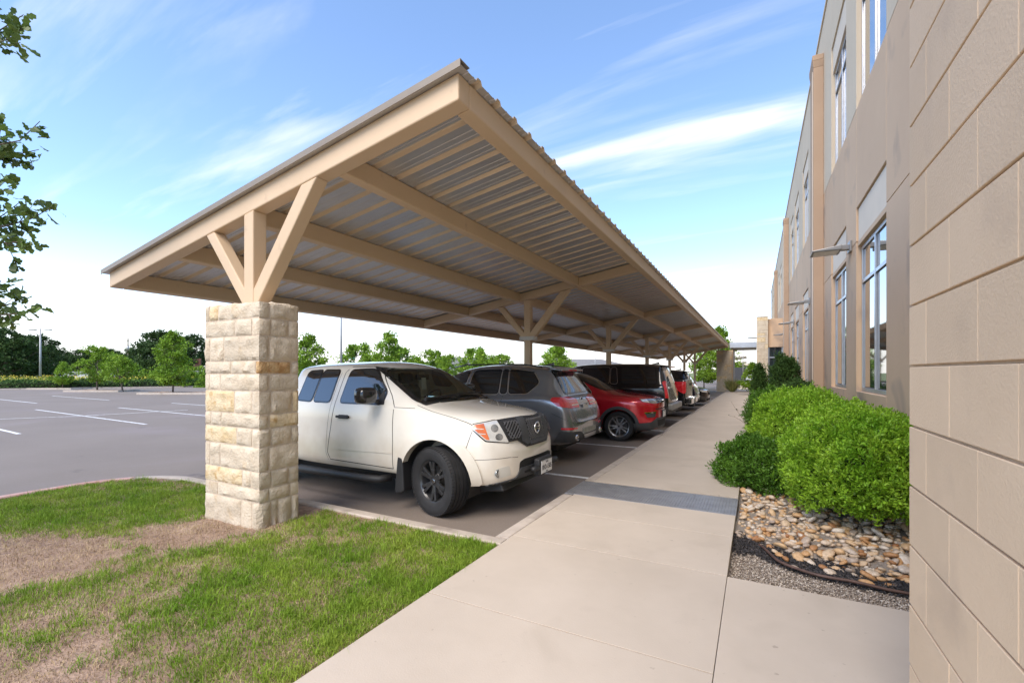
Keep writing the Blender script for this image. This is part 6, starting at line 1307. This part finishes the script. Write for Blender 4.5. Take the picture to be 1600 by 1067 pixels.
PK.place('rear_bumper', MB().box(-6.02, -5.82, -.95, -.28, .50, .72).box(-6.02, -5.82, .28, .95, .50, .72).box(-5.98, -5.82, -.28, .28, .46, .66), CHROME, bevel=.03); PK.plate(-5.985, 0, .57, -1, [('TEXAS', .032, .052)])
PK.place('hitch', MB().box(-6.0, -5.8, -.06, .06, .36, .46), PLAST)

def rescale(sts, sx, sz, sw): return [(s * sx, [(y * sw, z * sz) for (y, z) in r], d) for (s, r, d) in sts]
NAVY = paint('navy_paint', (0.008, 0.014, 0.035), 0.3, 0.22)
nw = [[(x * .975, z * .985) for (x, z) in w_] for w_ in x5w]
NV = suv('suv', 'dark navy blue SUV with small red tail light parked tail out', 'suv', -2.15, 20.95, True, 4.77, rescale(X5S, .975, .985, .985), NAVY, (.36, .25, (.92, 3.75)), 'silver', nw[:2] + [nw[3]], None,
    [([(34, 1.04), (46, 1.03), (66, 1.08), (67, 1.14), (46, 1.15)], REDL, 'tail_light'), ([(34, 1.015), (64, 1.045), (64, 1.06), (34, 1.035)], LAMPC, 'reverse_lamp')], [([(30, .72), (58, .78), (58, .90), (30, .86)], LAMPC, 'headlight')], glassR=[(-.58, 1.22), (-.53, 1.57), (.53, 1.57), (.58, 1.22)], glassF=[(-.62, 1.2), (-.55, 1.59), (.55, 1.59), (.62, 1.2)], csta={10: (.6, 5, 9)}, mir=(1.9, .92, 1.25, NAVY, 1.0))
rear_kit(NV, 4.77, .9, 1.0, 1.65, 4.27, exhaust=False, pm=NAVY); NV.panel('bumper_strip', 'D', [(-60, .56), (60, .56), (60, .59), (-60, .59)], CHROME, .014, .014, .03)

SDS = [st(.05, .58, .22, .68, .56, .74, .45, .02), st(.18, .78, .18, .78, .74, .82, .6, .03), st(.5, .89, .17, .85, .82, .90, .66, .03), st(.95, .915, .17, .91, .84, .97, .68, .03), st(1.45, .915, .18, .95, .85, 1.04, .68, .04), st(2.25, .915, .18, .98, .85, 1.40, .56, .05), st(2.7, .915, .18, 1.0, .855, 1.44, .56, .05), st(3.3, .915, .19, 1.02, .85, 1.41, .54, .05), st(4.05, .91, .21, 1.03, .83, 1.10, .62, .03), st(4.6, .89, .25, 1.02, .78, 1.07, .6, .02), st(4.76, .84, .30, .96, .74, 1.0, .58, .02), st(4.83, .76, .34, .74, .7, .76, .56, .01)]
def sedan(label, xr, yc, pm, grp=None):
    c = suv('sedan', label, 'sedan', xr, yc, False, 4.85, SDS, pm, (.33, .22, (.95, 3.75)), 'silver', [[(1.85, 1.01), (2.6, 1.03), (2.6, 1.33), (2.3, 1.31)], [(2.68, 1.03), (3.4, 1.05), (3.25, 1.31), (2.68, 1.33)]], CHROME, [([(30, .82), (55, .84), (58, .96), (30, .96)], REDL, 'tail_light')], [([(36, .64), (58, .68), (64, .77), (40, .74)], LAMPC, 'headlight')], glassF=[(-.62, 1.06), (-.5, 1.35), (.5, 1.35), (.62, 1.06)], glassR=[(-.58, 1.12), (-.5, 1.34), (.5, 1.34), (.58, 1.12)], mir=(1.8, .88, 1.05, pm, .9))
    c.panel('grille', 'C', [(-26, .52), (26, .52), (30, .70), (-30, .70)], GAP, .006, .01, .03); c.panel('grille_trim', 'C', [(-28, .66), (28, .66), (29, .685), (-29, .685)], CHROME, .012, .012, .03); c.panel('bumper_intake', 'C', [(-40, .26), (40, .26), (40, .38), (-40, .38)], GAP, .006, .01, .03)
    return c
SD = sedan('black sedan parked nose out at the far end of the car row', -1.98, 24.15, BLK)
# two cars far off on the road behind the hedge
for px_, lb in ((309, 'far dark parked car left of the stone column edge'), (318, 'far dark parked car touching the stone column edge')):
    o = copy_tree(SD.root); q = at(px_, 66); o.location = (q[0], q[1], 0); o.rotation_euler = (0, 0, YAW + (.3 if px_ == 309 else .2)); tag(o, lb, 'car', 'far parked cars')
